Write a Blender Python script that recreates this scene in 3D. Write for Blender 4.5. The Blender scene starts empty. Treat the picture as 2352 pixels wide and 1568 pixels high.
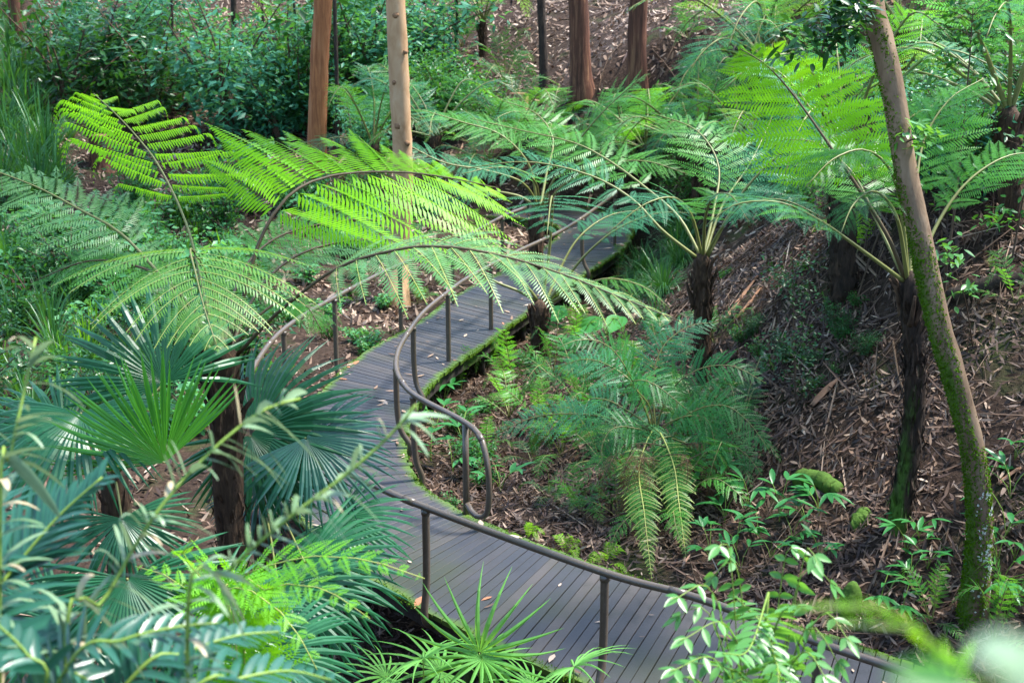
import bpy, math, random
import numpy as np
from mathutils import Vector, Matrix
SC = bpy.context.scene
COL = SC.collection
random.seed(7)
RNG = np.random.default_rng(11)
R = math.radians

# ------------------------------------------------------------------ camera, sky, sun, exposure
CAM_H, PITCH = 5.8, R(16.0)
cam = bpy.data.cameras.new('camera')
camo = bpy.data.objects.new('camera', cam)
COL.objects.link(camo)
camo.location = (0, 0, CAM_H)
camo.rotation_euler = (R(90) - PITCH, 0, 0)
cam.lens = 50; cam.sensor_width = 36; cam.clip_start = 0.05; cam.clip_end = 500
cam.dof.use_dof = True; cam.dof.focus_distance = 13.0; cam.dof.aperture_fstop = 3.4
SC.camera = camo
SUN_EL, SUN_AZ = R(60), R(72)          # azimuth from +Y towards +X
w = bpy.data.worlds.new('World'); SC.world = w; w.use_nodes = True
nt = w.node_tree; nt.nodes.clear()
sky = nt.nodes.new('ShaderNodeTexSky'); sky.sky_type = 'NISHITA'; sky.sun_disc = False
sky.sun_elevation = SUN_EL; sky.sun_rotation = SUN_AZ
sky.dust_density = 0.4; sky.air_density = 1.0; sky.ozone_density = 1.0
bg = nt.nodes.new('ShaderNodeBackground'); bg.inputs[1].default_value = 0.15
out = nt.nodes.new('ShaderNodeOutputWorld')
nt.links.new(sky.outputs[0], bg.inputs[0]); nt.links.new(bg.outputs[0], out.inputs[0])
sl = bpy.data.lights.new('sun', 'SUN'); sl.energy = 2.9; sl.angle = R(8.0); sl.color = (1.0, 0.97, 0.91)
so = bpy.data.objects.new('sun', sl); COL.objects.link(so)
SUNDIR = Vector((math.sin(SUN_AZ) * math.cos(SUN_EL), math.cos(SUN_AZ) * math.cos(SUN_EL), math.sin(SUN_EL)))
so.rotation_euler = SUNDIR.to_track_quat('Z', 'Y').to_euler()
so.location = (0, 0, 40)
vs = SC.view_settings
vs.view_transform = 'Standard'; vs.look = 'None'; vs.gamma = 1.0; vs.use_curve_mapping = False
vs.exposure = 2.36
SC.render.engine = 'CYCLES'
SC.cycles.use_denoising = True
SC.cycles.max_bounces = 6; SC.cycles.diffuse_bounces = 1; SC.cycles.glossy_bounces = 2
SC.cycles.transmission_bounces = 4; SC.cycles.transparent_max_bounces = 4
SC.cycles.sample_clamp_indirect = 4.0
SC.cycles.caustics_reflective = False; SC.cycles.caustics_refractive = False

# ------------------------------------------------------------------ projection helpers (photo is 2352 x 1568 units here)
F = 2352 * 50 / 36.0
cp, sp = math.cos(PITCH), math.sin(PITCH)
def ray(x, y):
    u = (x - 1176) / F; v = (784 - y) / F
    return np.array([u, cp + v * sp, -sp + v * cp])
def px(x, y, d):                       # point at depth y = d metres
    r = ray(x, y); return r * (d / r[1]) + np.array([0, 0, CAM_H])
def pz(x, y, z):                       # point on the level z
    r = ray(x, y); return r * ((z - CAM_H) / r[2]) + np.array([0, 0, CAM_H])
def project(P):
    P = np.asarray(P, float) - np.array([0, 0, CAM_H])
    f = P[..., 1] * cp - P[..., 2] * sp
    up = P[..., 1] * sp + P[..., 2] * cp
    f = np.where(f < 0.05, 0.05, f)
    return 1176 + F * P[..., 0] / f, 784 - F * up / f
Z = np.array([0., 0., 1.])
def nrm(a):
    a = np.asarray(a, float)
    return a / np.maximum(np.linalg.norm(a, axis=-1, keepdims=True), 1e-9)

# ------------------------------------------------------------------ mesh helpers
class MB:
    def __init__(s): s.v = []; s.q = []; s.r = []; s.m = []; s.n = 0
    def add(s, v, q, rnd=0.5, mat=0):
        v = np.asarray(v, float).reshape(-1, 3); q = np.asarray(q, int).reshape(-1, 4)
        s.v.append(v); s.q.append(q + s.n); s.n += len(v)
        rnd = np.asarray(rnd, float)
        s.r.append(np.full(len(v), float(rnd)) if rnd.ndim == 0 else rnd.reshape(-1))
        s.m.append(np.full(len(q), mat)); return s
    def mesh(s, name, mats, origin=(0, 0, 0), smooth=True):
        me = bpy.data.meshes.new(name)
        v = np.concatenate(s.v) - np.asarray(origin, float); q = np.concatenate(s.q)
        me.vertices.add(len(v)); me.vertices.foreach_set('co', v.astype(np.float32).ravel())
        me.loops.add(len(q) * 4); me.loops.foreach_set('vertex_index', q.astype(np.int32).ravel())
        me.polygons.add(len(q)); me.polygons.foreach_set('loop_start', np.arange(0, len(q) * 4, 4, dtype=np.int32))
        if len(mats) > 1: me.polygons.foreach_set('material_index', np.concatenate(s.m).astype(np.int32))
        me.polygons.foreach_set('use_smooth', np.full(len(q), smooth))
        me.update(calc_edges=True)
        a = me.attributes.new('rnd', 'FLOAT', 'POINT'); a.data.foreach_set('value', np.concatenate(s.r).astype(np.float32))
        for m in mats: me.materials.append(m)
        return me
def obj(name, me, parent=None, loc=(0, 0, 0), kind=None):
    o = bpy.data.objects.new(name, me); COL.objects.link(o); o.location = tuple(loc)
    if parent is not None: o.parent = parent
    if kind: o['kind'] = kind
    return o
def tag(o, label, cat, group=None, kind=None):
    o['label'] = label; o['category'] = cat
    if group: o['group'] = group
    if kind: o['kind'] = kind
    return o
def empty(name, loc, label=None, cat=None, group=None, rz=0):
    o = bpy.data.objects.new(name, None); COL.objects.link(o); o.location = tuple(loc); o.rotation_euler.z = rz
    o.empty_display_size = .2
    if label: tag(o, label, cat, group)
    return o
def copy_tree(o, parent=None):
    c = o.copy(); COL.objects.link(c); c.parent = parent
    for ch in list(o.children): copy_tree(ch, c)
    return c

def smooth_curve(pts, n=40):
    p = np.asarray(pts, float)
    e = np.vstack([2 * p[0] - p[1], p, 2 * p[-1] - p[-2]])
    res = []
    k = 12
    for i in range(len(p) - 1):
        a, b, c, d = e[i:i + 4]
        t = np.linspace(0, 1, k, endpoint=False)[:, None]
        res.append(.5 * (2 * b + (c - a) * t + (2 * a - 5 * b + 4 * c - d) * t ** 2 + (3 * b - a - 3 * c + d) * t ** 3))
    res = np.vstack(res + [p[-1:]])
    s = np.r_[0, np.cumsum(np.linalg.norm(np.diff(res, axis=0), axis=1))]
    u = np.linspace(0, s[-1], n)
    return np.stack([np.interp(u, s, res[:, i]) for i in range(3)], 1)
def frames(C):
    T = nrm(np.gradient(C, axis=0))
    ref = np.where(np.abs(T[:, 2:3]) > .92, np.array([[1., 0, 0]]), np.array([[0, 0, 1.]]))
    A = nrm(np.cross(T, ref)); B = np.cross(T, A)
    for i in range(1, len(A)):
        if A[i] @ A[i - 1] < 0 and abs(A[i] @ A[i - 1]) > .5: A[i] *= -1; B[i] *= -1
    return T, A, B
def tube(C, rad, k=8, cap=True, rough=0.0, rng=None):
    C = np.asarray(C, float); n = len(C); rad = np.broadcast_to(np.asarray(rad, float), (n,))
    # parallel transport
    T = nrm(np.gradient(C, axis=0)); A = np.zeros_like(C)
    a = np.array([1., 0, 0]) if abs(T[0, 0]) < .9 else np.array([0, 1., 0])
    for i in range(n):
        a = a - T[i] * (a @ T[i]); a /= np.linalg.norm(a); A[i] = a
    B = np.cross(T, A)
    th = np.linspace(0, 2 * math.pi, k, endpoint=False)
    rr = rad[:, None] * np.ones(k)[None]
    if rough: rr = rr * (1 + rough * (rng or RNG).normal(size=(n, k)))
    v = C[:, None] + rr[..., None] * (np.cos(th)[None, :, None] * A[:, None] + np.sin(th)[None, :, None] * B[:, None])
    v = v.reshape(-1, 3)
    i = np.arange(n - 1)[:, None] * k; j = np.arange(k)[None]; j2 = (j + 1) % k
    q = np.stack([i + j, i + j2, i + k + j2, i + k + j], -1).reshape(-1, 4)
    if cap:
        v = np.vstack([v, C[:1], C[-1:]])
        c0, c1 = n * k, n * k + 1; qs = []
        for s in range(0, k, 2):
            qs.append([c0, (s + 2) % k, s + 1, s]); b = (n - 1) * k
            qs.append([c1, b + s, b + s + 1, b + (s + 2) % k])
        q = np.vstack([q, np.array(qs)])
    return v, q

PROF_LANCE = ((0, .12), (.25, .85), (.5, 1), (.78, .62), (1, .02))
PROF_GRASS = ((0, .7), (.3, 1), (.6, .9), (.85, .55), (1, .03))
PROF_LEAF = ((0, .1), (.4, 1), (1, .03))
def strips(P, D, N, L, W, prof=PROF_LANCE, droop=0.0, fold=0.0, rnd=None, twist=0.0):
    """many lance-shaped blades at once -> verts, quads, rnd"""
    P = np.asarray(P, float); n = len(P); D = nrm(D); S = nrm(np.cross(D, N)); Nn = np.cross(S, D)
    L = np.broadcast_to(L, (n,))[:, None]; W = np.broadcast_to(W, (n,))[:, None]
    droop = np.broadcast_to(droop, (n,))[:, None]
    if rnd is None: rnd = RNG.random(n)
    cols = []
    m = 3 if fold else 2
    for u, wf in prof:
        c = P + D * L * u - Z * droop * L * u * u
        ss = S * math.cos(twist * u) + Nn * math.sin(twist * u)
        if fold: cols += [c - ss * W * wf / 2, c - Nn * fold * W * wf, c + ss * W * wf / 2]
        else: cols += [c - ss * W * wf / 2, c + ss * W * wf / 2]
    v = np.stack(cols, 1)                                   # n, k*m, 3
    k = len(prof); base = (np.arange(n) * (k * m))[:, None, None]
    qs = []
    for a in range(k - 1):
        for b in range(m - 1):
            qs.append([a * m + b, a * m + b + 1, (a + 1) * m + b + 1, (a + 1) * m + b])
    q = (base + np.array(qs)[None]).reshape(-1, 4)
    return v.reshape(-1, 3), q, np.repeat(rnd, k * m)

# ------------------------------------------------------------------ materials
def newmat(name):
    m = bpy.data.materials.new(name); m.use_nodes = True
    t = m.node_tree; t.nodes.clear(); return m, t
class T:
    def __init__(s, t): s.t = t
    def n(s, kind, **kw):
        nd = s.t.nodes.new('ShaderNode' + kind)
        for k, v in kw.items(): setattr(nd, k, v)
        return nd
    def l(s, a, b): s.t.links.new(a, b)
    def mixc(s, f, a, b, blend='MIX'):
        m = s.n('Mix', data_type='RGBA', blend_type=blend)
        for i, x in ((0, f), (6, a), (7, b)):
            if hasattr(x, 'links'): s.l(x, m.inputs[i])
            else: m.inputs[i].default_value = x if i == 0 else (*x, 1)
        return m.outputs[2]
    def math(s, op, a, b=0.5, clamp=False):
        m = s.n('Math', operation=op, use_clamp=clamp)
        for i, x in ((0, a), (1, b)):
            if hasattr(x, 'links'): s.l(x, m.inputs[i])
            else: m.inputs[i].default_value = x
        return m.outputs[0]
    def ramp(s, f, stops, interp='LINEAR'):
        r = s.n('ValToRGB'); r.color_ramp.interpolation = interp
        e = r.color_ramp.elements
        while len(e) < len(stops): e.new(.5)
        for el, (p, c) in zip(e, stops): el.position = p; el.color = (*c, 1) if len(c) == 3 else c
        s.l(f, r.inputs[0]); return r.outputs[0]
    def noise(s, scale, detail=4, co=None, rough=.55, dist=0):
        nz = s.n('TexNoise'); nz.inputs['Scale'].default_value = scale; nz.inputs['Detail'].default_value = detail
        nz.inputs['Roughness'].default_value = rough; nz.inputs['Distortion'].default_value = dist
        if co is not None: s.l(co, nz.inputs['Vector'])
        return nz.outputs[0]
    def pos(s, scale=(1, 1, 1)):
        g = s.n('NewGeometry'); mp = s.n('Mapping'); mp.inputs['Scale'].default_value = scale
        s.l(g.outputs['Position'], mp.inputs[0]); return mp.outputs[0]
    def attr(s, name='rnd'):
        a = s.n('Attribute', attribute_name=name); return a.outputs['Fac']
    def out(s, sh):
        o = s.n('OutputMaterial'); s.l(sh, o.inputs[0])
    def bsdf(s, col, rough=.6, spec=.4, bump=None, bstr=.5, bdist=.02):
        b = s.n('BsdfPrincipled')
        if hasattr(col, 'links'): s.l(col, b.inputs['Base Color'])
        else: b.inputs['Base Color'].default_value = (*col, 1)
        if hasattr(rough, 'links'): s.l(rough, b.inputs['Roughness'])
        else: b.inputs['Roughness'].default_value = rough
        b.inputs['Specular IOR Level'].default_value = spec
        if bump is not None:
            bp = s.n('Bump'); bp.inputs['Strength'].default_value = bstr; bp.inputs['Distance'].default_value = bdist
            s.l(bump, bp.inputs['Height']); s.l(bp.outputs[0], b.inputs['Normal'])
        return b.outputs[0]
def sat(c, k=1.2, s=1.10):
    l = .3 * c[0] + .6 * c[1] + .1 * c[2]
    return tuple(max(.004, (l + (x - l) * s) * k) for x in c)
def leafmat(name, c1, c2, trans=.4, tcol=None, rough=.38, spec=.5, dry=None):
    rough = rough * .5 + .20; spec *= .6; c1 = sat(c1); c2 = sat(c2)
    m, t = newmat(name); t = T(t)
    oi = t.n('ObjectInfo').outputs['Random']
    f = t.math('ADD', t.math('MULTIPLY', t.attr(), .6), t.math('MULTIPLY', oi, .4))
    col = t.mixc(f, c1, c2)
    nz = t.noise(3.0, 3, t.pos())
    col = t.mixc(t.math('MULTIPLY', nz, .55), col, tuple(x * .55 for x in c1))
    if dry is not None:
        col = t.mixc(t.math('GREATER_THAN', t.attr(), 1 - dry[0]), col, dry[1])
    bn = t.noise(1.7, 4, t.pos(), .7)
    col = t.mixc(t.math('MULTIPLY', t.math('SUBTRACT', bn, .66), 7, True), col, (.20, .15, .045))
    b = t.bsdf(col, rough, spec)
    tr = t.n('BsdfTranslucent')
    tc = tcol or tuple(min(1, x * k) for x, k in zip(c2, (1.7, 1.5, .5)))
    t.l(t.mixc(f, tuple(x * .8 for x in tc), tc), tr.inputs[0])
    mx = t.n('MixShader'); mx.inputs[0].default_value = trans
    t.l(b, mx.inputs[1]); t.l(tr.outputs[0], mx.inputs[2]); t.out(mx.outputs[0]); return m
def barkmat(name, c1, c2, c3, sc=(9, 9, 1.6), moss=0.0, mosscol=(.055, .12, .012), bdist=.03, lichen=0.0, mossdir=(-1, 0, 0), rough=.85, mossz=None):
    m, t = newmat(name); t = T(t)
    p = t.pos(sc)
    n1 = t.noise(1.0, 6, p, .62, .6); n2 = t.noise(.35, 3, p); n3 = t.noise(5, 3, p)
    col = t.ramp(n1, ((.3, c1), (.52, c2), (.72, c3)))
    col = t.mixc(t.math('MULTIPLY', n2, .55), col, tuple(x * .5 for x in c1))
    col = t.mixc(t.math('MULTIPLY', n3, .35), col, c1)
    h = n1
    if moss > 0:
        g = t.n('NewGeometry'); dp = t.n('VectorMath', operation='DOT_PRODUCT')
        t.l(g.outputs['Normal'], dp.inputs[0]); dp.inputs[1].default_value = mossdir
        mn = t.noise(1.5, 5, t.pos((1, 1, .6)), .6)
        f = t.math('ADD', t.math('MULTIPLY', dp.outputs['Value'], .35), t.math('ADD', mn, moss - 1.0))
        if mossz:
            sx = t.n('SeparateXYZ'); t.l(g.outputs['Position'], sx.inputs[0])
            f = t.math('SUBTRACT', f, t.math('MULTIPLY', t.math('SUBTRACT', sx.outputs[2], mossz[0]), mossz[1], False))
        f = t.math('MULTIPLY', f, 7.0, True)
        mc = t.mixc(t.noise(24, 4, t.pos()), tuple(x * .45 for x in mosscol), tuple(x * 1.5 for x in mosscol))
        col = t.mixc(f, col, mc)
    if lichen > 0:
        ln = t.noise(7, 4, t.pos((1, 1, .5)), .7)
        col = t.mixc(t.math('MULTIPLY', t.math('SUBTRACT', ln, 1 - lichen), 18, True), col, (.62, .62, .5))
    t.out(t.bsdf(col, rough, .25, h, .7, bdist)); return m
def plainmat(name, c1, c2, scale=8, rough=.7, spec=.3, bstr=.4, bdist=.01, metal=0):
    m, t = newmat(name); t = T(t)
    nz = t.noise(scale, 5, t.pos())
    t.out(t.bsdf(t.mixc(nz, c1, c2), rough, spec, nz, bstr, bdist)); return m

M = {}
M['fern_teal'] = leafmat('fern_teal', (.036, .140, .066), (.080, .240, .120), .42, rough=.40, spec=.38)
M['fern_green'] = leafmat('fern_green', (.050, .175, .034), (.110, .300, .060), .46)
M['fern_bright'] = leafmat('fern_bright', (.150, .370, .012), (.240, .500, .018), .50, tcol=(.36, .74, .015), rough=.42, spec=.4)
M['fern_pale'] = leafmat('fern_pale', (.085, .205, .070), (.150, .300, .110), .38, rough=.38, spec=.6)
M['fern_f1'] = leafmat('fern_f1', (.085, .200, .040), (.130, .280, .060), .40)
M['fern_deep'] = leafmat('fern_deep', (.018, .095, .028), (.055, .190, .055), .38, rough=.40, spec=.32)
M['fern_dark'] = leafmat('fern_dark', (.018, .075, .018), (.035, .125, .028), .35)
M['fern_dead'] = leafmat('fern_dead', (.070, .040, .024), (.150, .085, .050), .25, rough=.8, spec=.1)
M['rib_yellow'] = plainmat('rib_yellow', (.22, .26, .05), (.32, .34, .08), 6, .5)
M['stalk_olive'] = plainmat('stalk_olive', (.10, .11, .028), (.19, .19, .05), 5, .5, .4)
M['stalk_brown'] = plainmat('stalk_brown', (.040, .026, .014), (.105, .075, .030), 5, .6, .3)
M['palm_dark'] = leafmat('palm_dark', (.013, .072, .028), (.028, .120, .050), .26, rough=.34, spec=.6)
M['palm_bright'] = leafmat('palm_bright', (.035, .150, .028), (.070, .230, .040), .36, rough=.32, spec=.6)
M['palm_pale'] = leafmat('palm_pale', (.10, .26, .06), (.17, .36, .10), .36, rough=.36)
M['palm_blue'] = leafmat('palm_blue', (.010, .058, .034), (.026, .100, .058), .20, rough=.30, spec=1.0)
M['stem_leaf'] = leafmat('stem_leaf', (.100, .175, .085), (.24, .32, .20),   .30, tcol=(.20, .30, .13), rough=.40, spec=.7, dry=(.10, (.45, .36, .22)))
M['stem_green'] = plainmat('stem_green', (.11, .19, .025), (.19, .27, .04), 8, .5)
M['shrub_blue'] = leafmat('shrub_blue', (.030, .125, .072), (.090, .250, .150), .30, rough=.45, spec=.3)
M['shrub_green'] = leafmat('shrub_green', (.022, .090, .024), (.062, .180, .050), .36, rough=.36)
M['shrub_dark'] = leafmat('shrub_dark', (.012, .050, .014), (.030, .095, .026), .25, rough=.30, spec=.6)
M['herb_mint'] = leafmat('herb_mint', (.060, .190, .075), (.110, .290, .125), .38, rough=.42)
M['sapling_leaf'] = leafmat('sapling_leaf', (.060, .180, .042), (.110, .260, .075), .36, rough=.30, spec=.8)
M['grass'] = leafmat('grass', (.020, .078, .026), (.052, .150, .046), .30, rough=.34, spec=.6)
M['grass_bright'] = leafmat('grass_bright', (.070, .200, .022), (.140, .320, .040), .38)
M['seedling'] = leafmat('seedling', (.025, .120, .030), (.055, .200, .055), .30, rough=.28, spec=.6)
M['canopy'] = leafmat('canopy', (.030, .080, .018), (.060, .130, .03), .35)
M['moss_tuft'] = leafmat('moss_tuft', (.034, .085, .008), (.080, .155, .014), .25, rough=.8, spec=.1)
M['lichen'] = plainmat('lichen', (.45, .46, .36), (.66, .66, .56), 30, .9, .1)
M['twig'] = plainmat('twig', (.045, .030, .020), (.13, .085, .055), 9, .85, .15)
M['fibre'] = barkmat('fibre', (.022, .012, .007), (.075, .042, .022), (.19, .11, .058), (26, 26, 5), bdist=.04)
M['fibre_moss'] = barkmat('fibre_moss', (.012, .008, .005), (.040, .024, .014), (.10, .06, .035), (22, 22, 5), moss=.42, mossz=(.6, .16), mossdir=(-.4, -.4, 0), bdist=.04)
M['bark_orange'] = barkmat('bark_orange', (.17, .055, .020), (.42, .16, .055), (.50, .25, .12), (14, 14, 1.2), bdist=.015)
M['bark_pale'] = barkmat('bark_pale', (.30, .165, .075), (.50, .31, .165), (.60, .42, .25), (5, 5, 2.2), bdist=.012, rough=.75)
M['bark_red'] = barkmat('bark_red', (.035, .015, .010), (.14, .055, .030), (.36, .18, .09), (16, 16, .9), bdist=.03)
M['bark_dark'] = barkmat('bark_dark', (.014, .010, .008), (.05, .033, .022), (.10, .07, .045), (16, 16, 5), bdist=.05)
M['bark_lean'] = barkmat('bark_lean', (.12, .075, .042), (.235, .155, .088), (.33, .235, .145), (6, 6, 2.5), moss=.40, mossz=(1.0, .05), mosscol=(.060, .110, .012), lichen=.26, mossdir=(-1.0, -.1, -.2), bdist=.03, rough=.8)
M['wood_cut'] = plainmat('wood_cut', (.10, .05, .025), (.26, .15, .08), 14, .85, .1)
M['log_moss'] = barkmat('log_moss', (.02, .015, .010), (.05, .035, .02), (.09, .06, .035), (8, 8, 8), moss=.80, mossdir=(0, 0, 1), mosscol=(.045, .095, .008))
M['bark_strip'] = plainmat('bark_strip', (.16, .075, .040), (.36, .20, .12), 7, .75, .2)
# soil
m, t = newmat('soil'); t = T(t)
n1 = t.noise(.9, 5, t.pos()); n2 = t.noise(14, 6, t.pos(), .7); n3 = t.noise(55, 3, t.pos())
c = t.ramp(n2, ((.3, (.012, .008, .006)), (.5, (.038, .024, .017)), (.7, (.085, .055, .038))))
c = t.mixc(t.math('MULTIPLY', n3, .5), c, (.025, .016, .011))
c = t.mixc(t.math('MULTIPLY', t.math('SUBTRACT', n1, .58), 5, True), c, (.030, .055, .012))
t.out(t.bsdf(c, .95, .1, n2, .8, .05)); M['soil'] = m
# dead leaves: colour by leaf
m, t = newmat('dead_leaf'); t = T(t)
a = t.attr()
c = t.ramp(a, ((0, (.022, .013, .010)), (.22, (.075, .040, .026)), (.45, (.16, .092, .055)), (.68, (.31, .205, .135)), (.9, (.50, .385, .29)), (1, (.40, .14, .055))))
c = t.mixc(t.math('MULTIPLY', t.noise(25, 3, t.pos()), .4), c, (.05, .03, .02))
b = t.bsdf(c, .62, .35); tr = t.n('BsdfTranslucent'); t.l(c, tr.inputs[0]); mx = t.n('MixShader'); mx.inputs[0].default_value = .12
t.l(b, mx.inputs[1]); t.l(tr.outputs[0], mx.inputs[2]); t.out(mx.outputs[0]); M['dead_leaf'] = m
# deck timber: dark grey, moss along the plank ends ('rnd' holds the closeness to the plank's end)
m, t = newmat('deck_timber'); t = T(t)
n1 = t.noise(1.3, 4, t.pos()); n2 = t.noise(30, 5, t.pos(), .7); oi = t.n('ObjectInfo').outputs['Random']
c = t.mixc(n1, (.014, .017, .024), (.034, .035, .041))
c = t.mixc(t.math('MULTIPLY', n2, .5), c, (.03, .028, .03))
c = t.mixc(t.math('MULTIPLY', t.math('POWER', oi, 2.0), .8), c, (.060, .050, .044))
c = t.mixc(t.math('MULTIPLY', t.math('SUBTRACT', t.noise(3.1, 6, t.pos(), .7), .55), 4, True), c, (.010, .011, .010))
c = t.mixc(t.math('MULTIPLY', t.math('SUBTRACT', t.noise(.55, 4, t.pos()), .52), 5, True), c, (.026, .030, .014))
e = t.math('ADD', t.attr(), t.math('MULTIPLY', t.math('SUBTRACT', t.noise(2.2, 5, t.pos(), .65), .5), .55))
mf = t.math('MULTIPLY', t.math('SUBTRACT', e, .70), 4.0, True)
mc = t.mixc(t.noise(20, 4, t.pos()), (.020, .045, .006), (.085, .150, .012))
c = t.mixc(mf, c, mc)
t.out(t.bsdf(c, t.math('ADD', t.math('MULTIPLY', n1, .25), .42), .32, n2, .35, .006)); M['deck'] = m
M['beam'] = barkmat('beam', (.012, .010, .009), (.035, .028, .022), (.06, .05, .04), (6, 6, 6), moss=.52, mossdir=(0, 0, .6))
m, t = newmat('rail_paint'); t = T(t)
n1 = t.noise(18, 5, t.pos(), .65)
c = t.mixc(n1, (.060, .044, .030), (.105, .080, .058))
c = t.mixc(t.math('MULTIPLY', t.math('SUBTRACT', t.noise(60, 3, t.pos()), .62), 6, True), c, (.19, .15, .12))
t.out(t.bsdf(c, .33, .55, n1, .12, .004)); M['rail'] = m

# ------------------------------------------------------------------ terrain
INNER = np.array([(-6.5, 33.2), (-2.0, 31.9), (.6, 31.3), (1.9, 30.6), (2.5, 29.3), (2.35, 27.6), (1.86, 25.94), (1.35, 24.7), (.24, 21.83), (-.3, 20.32), (-.98, 18.48), (-1.18, 17.28), (-1.26, 16.13), (-1.12, 14.95), (-.75, 14.1), (-.10, 13.33), (.76, 12.55), (1.6, 11.9), (2.74, 11.05), (5.6, 8.75)])
OUTER = np.array([(-6.9, 31.7), (-2.3, 30.4), (-.1, 29.8), (.65, 29.3), (.95, 28.6), (.8, 27.4), (.45, 26.4), (.0, 25.2), (-.95, 23.0), (-1.47, 21.3), (-2.15, 19.6), (-2.5, 18.0), (-2.66, 16.4), (-2.5, 14.75), (-1.95, 13.1), (-1.05, 11.85), (.0, 10.75), (.85, 10.0), (2.0, 9.05), (4.7, 6.75)])
ctrl = []
for (a, b) in zip(INNER[3:], OUTER[3:]):
    c = (a + b) / 2; dn = (a - b) / np.linalg.norm(a - b)
    near = c[1] < 14.3
    ctrl.append((*(a + dn * .35), -.16 if near else -.62))
    ctrl.append((*(b - dn * .35), -1.15 if c[1] < 13 else (-.30 if c[1] > 15.5 else -.6)))
    ctrl.append((*c, -.75 if near else -.55))
def cz(x, y, z): ctrl.append(tuple(pz(x, y, z)))
cz(2230, 1400, .15); cz(2060, 1215, .45); cz(1615, 885, .45); cz(1935, 690, 1.7); cz(2200, 900, 1.45); cz(2250, 250, 3.9); cz(2300, 500, 2.7)
cz(1335, 215, 2.35); cz(1465, 205, 2.5); cz(1195, 265, 1.6); cz(1560, 670, .25); cz(1300, 1120, -.3); cz(1200, 1000, -.55); cz(1500, 950, .1)
cz(1780, 1180, .15); cz(2100, 1420, -.05); cz(1750, 560, 1.3); cz(1800, 900, .8)
cz(400, 700, -.35); cz(100, 900, -.35); cz(233, 385, .55); cz(480, 60, 3.1); cz(300, 460, .2); cz(880, 640, -.25); cz(728, 430, .4); cz(1000, 150, 2.3)
cz(60, 120, 2.6); cz(1700, 60, 4.0); cz(1250, 20, 3.7); cz(900, 30, 3.4); cz(600, 800, -.35)
ctrl += [(-6, 11, -1.0), (-3.5, 10.5, -1.0), (-8, 15, -.4), (-5, 8, -.6), (-2, 8.5, -1.2), (1, 8, -1.1), (0, 5, .1), (3.5, 6, -.5), (6, 6.5, -.2), (-4, 5, .4), (5, 4, .6), (0, 2.4, 2.3), (-5, 2, 2.6), (5, 1.5, 2.6), (0, -.5, 4.3), (-6, -1, 4.6), (6, -1, 4.6), (0, -6, 5.2), (-12, -6, 6), (12, -6, 6),
    (9, 12, 2.0), (11, 9, 1.6), (12, 18, 5.5), (16, 12, 5.0), (14, 28, 8), (9, 24, 4.9), (7, 32, 4.2), (-14, 16, .6), (-14, 26, 1.0), (-18, 34, 3), (-14, 46, 4.2), (0, 55, 6.2), (12, 50, 7.5), (-30, 60, 10), (30, 60, 15), (0, 75, 13), (0, 100, 24), (-40, 95, 24), (40, 95, 28), (40, 20, 15), (-40, 20, 7), (-40, -10, 8), (40, -10, 12), (-50, 50, 13), (55, 50, 24)]
ctrl = np.array(ctrl)
def tps(r): return np.where(r < 1e-6, 0, r * r * np.log(np.maximum(r, 1e-9)))
_n = len(ctrl)
_K = tps(np.linalg.norm(ctrl[:, None, :2] - ctrl[None, :, :2], axis=2)) + np.eye(_n) * .9
_P = np.c_[np.ones(_n), ctrl[:, :2]]
_A = np.block([[_K, _P], [_P.T, np.zeros((3, 3))]])
_w = np.linalg.solve(_A, np.r_[ctrl[:, 2], np.zeros(3)])
def ground(x, y):
    x = np.atleast_1d(np.asarray(x, float)); y = np.atleast_1d(np.asarray(y, float)); o = np.empty(x.shape)
    xf, yf, of = x.ravel(), y.ravel(), o.reshape(-1)
    for s in range(0, len(xf), 20000):
        a, b = xf[s:s + 20000], yf[s:s + 20000]
        r = np.hypot(a[:, None] - ctrl[None, :, 0], b[:, None] - ctrl[None, :, 1])
        of[s:s + 20000] = tps(r) @ _w[:_n] + _w[_n] + _w[_n + 1] * a + _w[_n + 2] * b
    d = np.clip((np.abs(y - 15) + np.abs(x)) / 30, .25, 1)
    o += .05 * np.sin(1.7 * x + .6 * y) * d + .06 * np.sin(1.1 * y - 1.3 * x + 2) * d + .025 * np.sin(4.1 * x + 1) * np.sin(3.7 * y)
    return o
def gz(x, y): return float(ground(x, y)[0])
_cache = {}
def hit(x, y):
    """where the sight line through a photo point meets the ground"""
    k = (round(x), round(y))
    if k in _cache: return _cache[k]
    r = ray(x, y); t = np.linspace(4, 75, 300)
    p = r[None] * t[:, None] + np.array([0, 0, CAM_H])
    g = ground(p[:, 0], p[:, 1]); i = int(np.argmax(p[:, 2] < g))
    if i == 0: i = 299
    a, b = t[i - 1], t[i]
    for _ in range(1):
        tt = np.linspace(a, b, 12); q = r[None] * tt[:, None] + np.array([0, 0, CAM_H]); gg = ground(q[:, 0], q[:, 1])
        j = max(1, int(np.argmax(q[:, 2] < gg)))
    res = q[j]; res = np.array([res[0], res[1], gg[j]]); _cache[k] = res
    return res

xs = np.r_[np.arange(-60, -16, 2.0), np.arange(-16, 16, .3), np.arange(16, 61, 2.0)]
ys = np.r_[np.arange(-12, 4, 1.0), np.arange(4, 46, .3), np.arange(46, 111, 2.0)]
X, Y = np.meshgrid(xs, ys); G = ground(X, Y)
g = MB(); nx = len(xs); ii = np.arange(len(ys) - 1)[:, None] * nx; jj = np.arange(nx - 1)[None]
g.add(np.stack([X, Y, G], -1), np.stack([ii + jj, ii + jj + 1, ii + nx + jj + 1, ii + nx + jj], -1))
gr = obj('ground', g.mesh('ground', [M['soil']])); gr['kind'] = 'structure'

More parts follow.
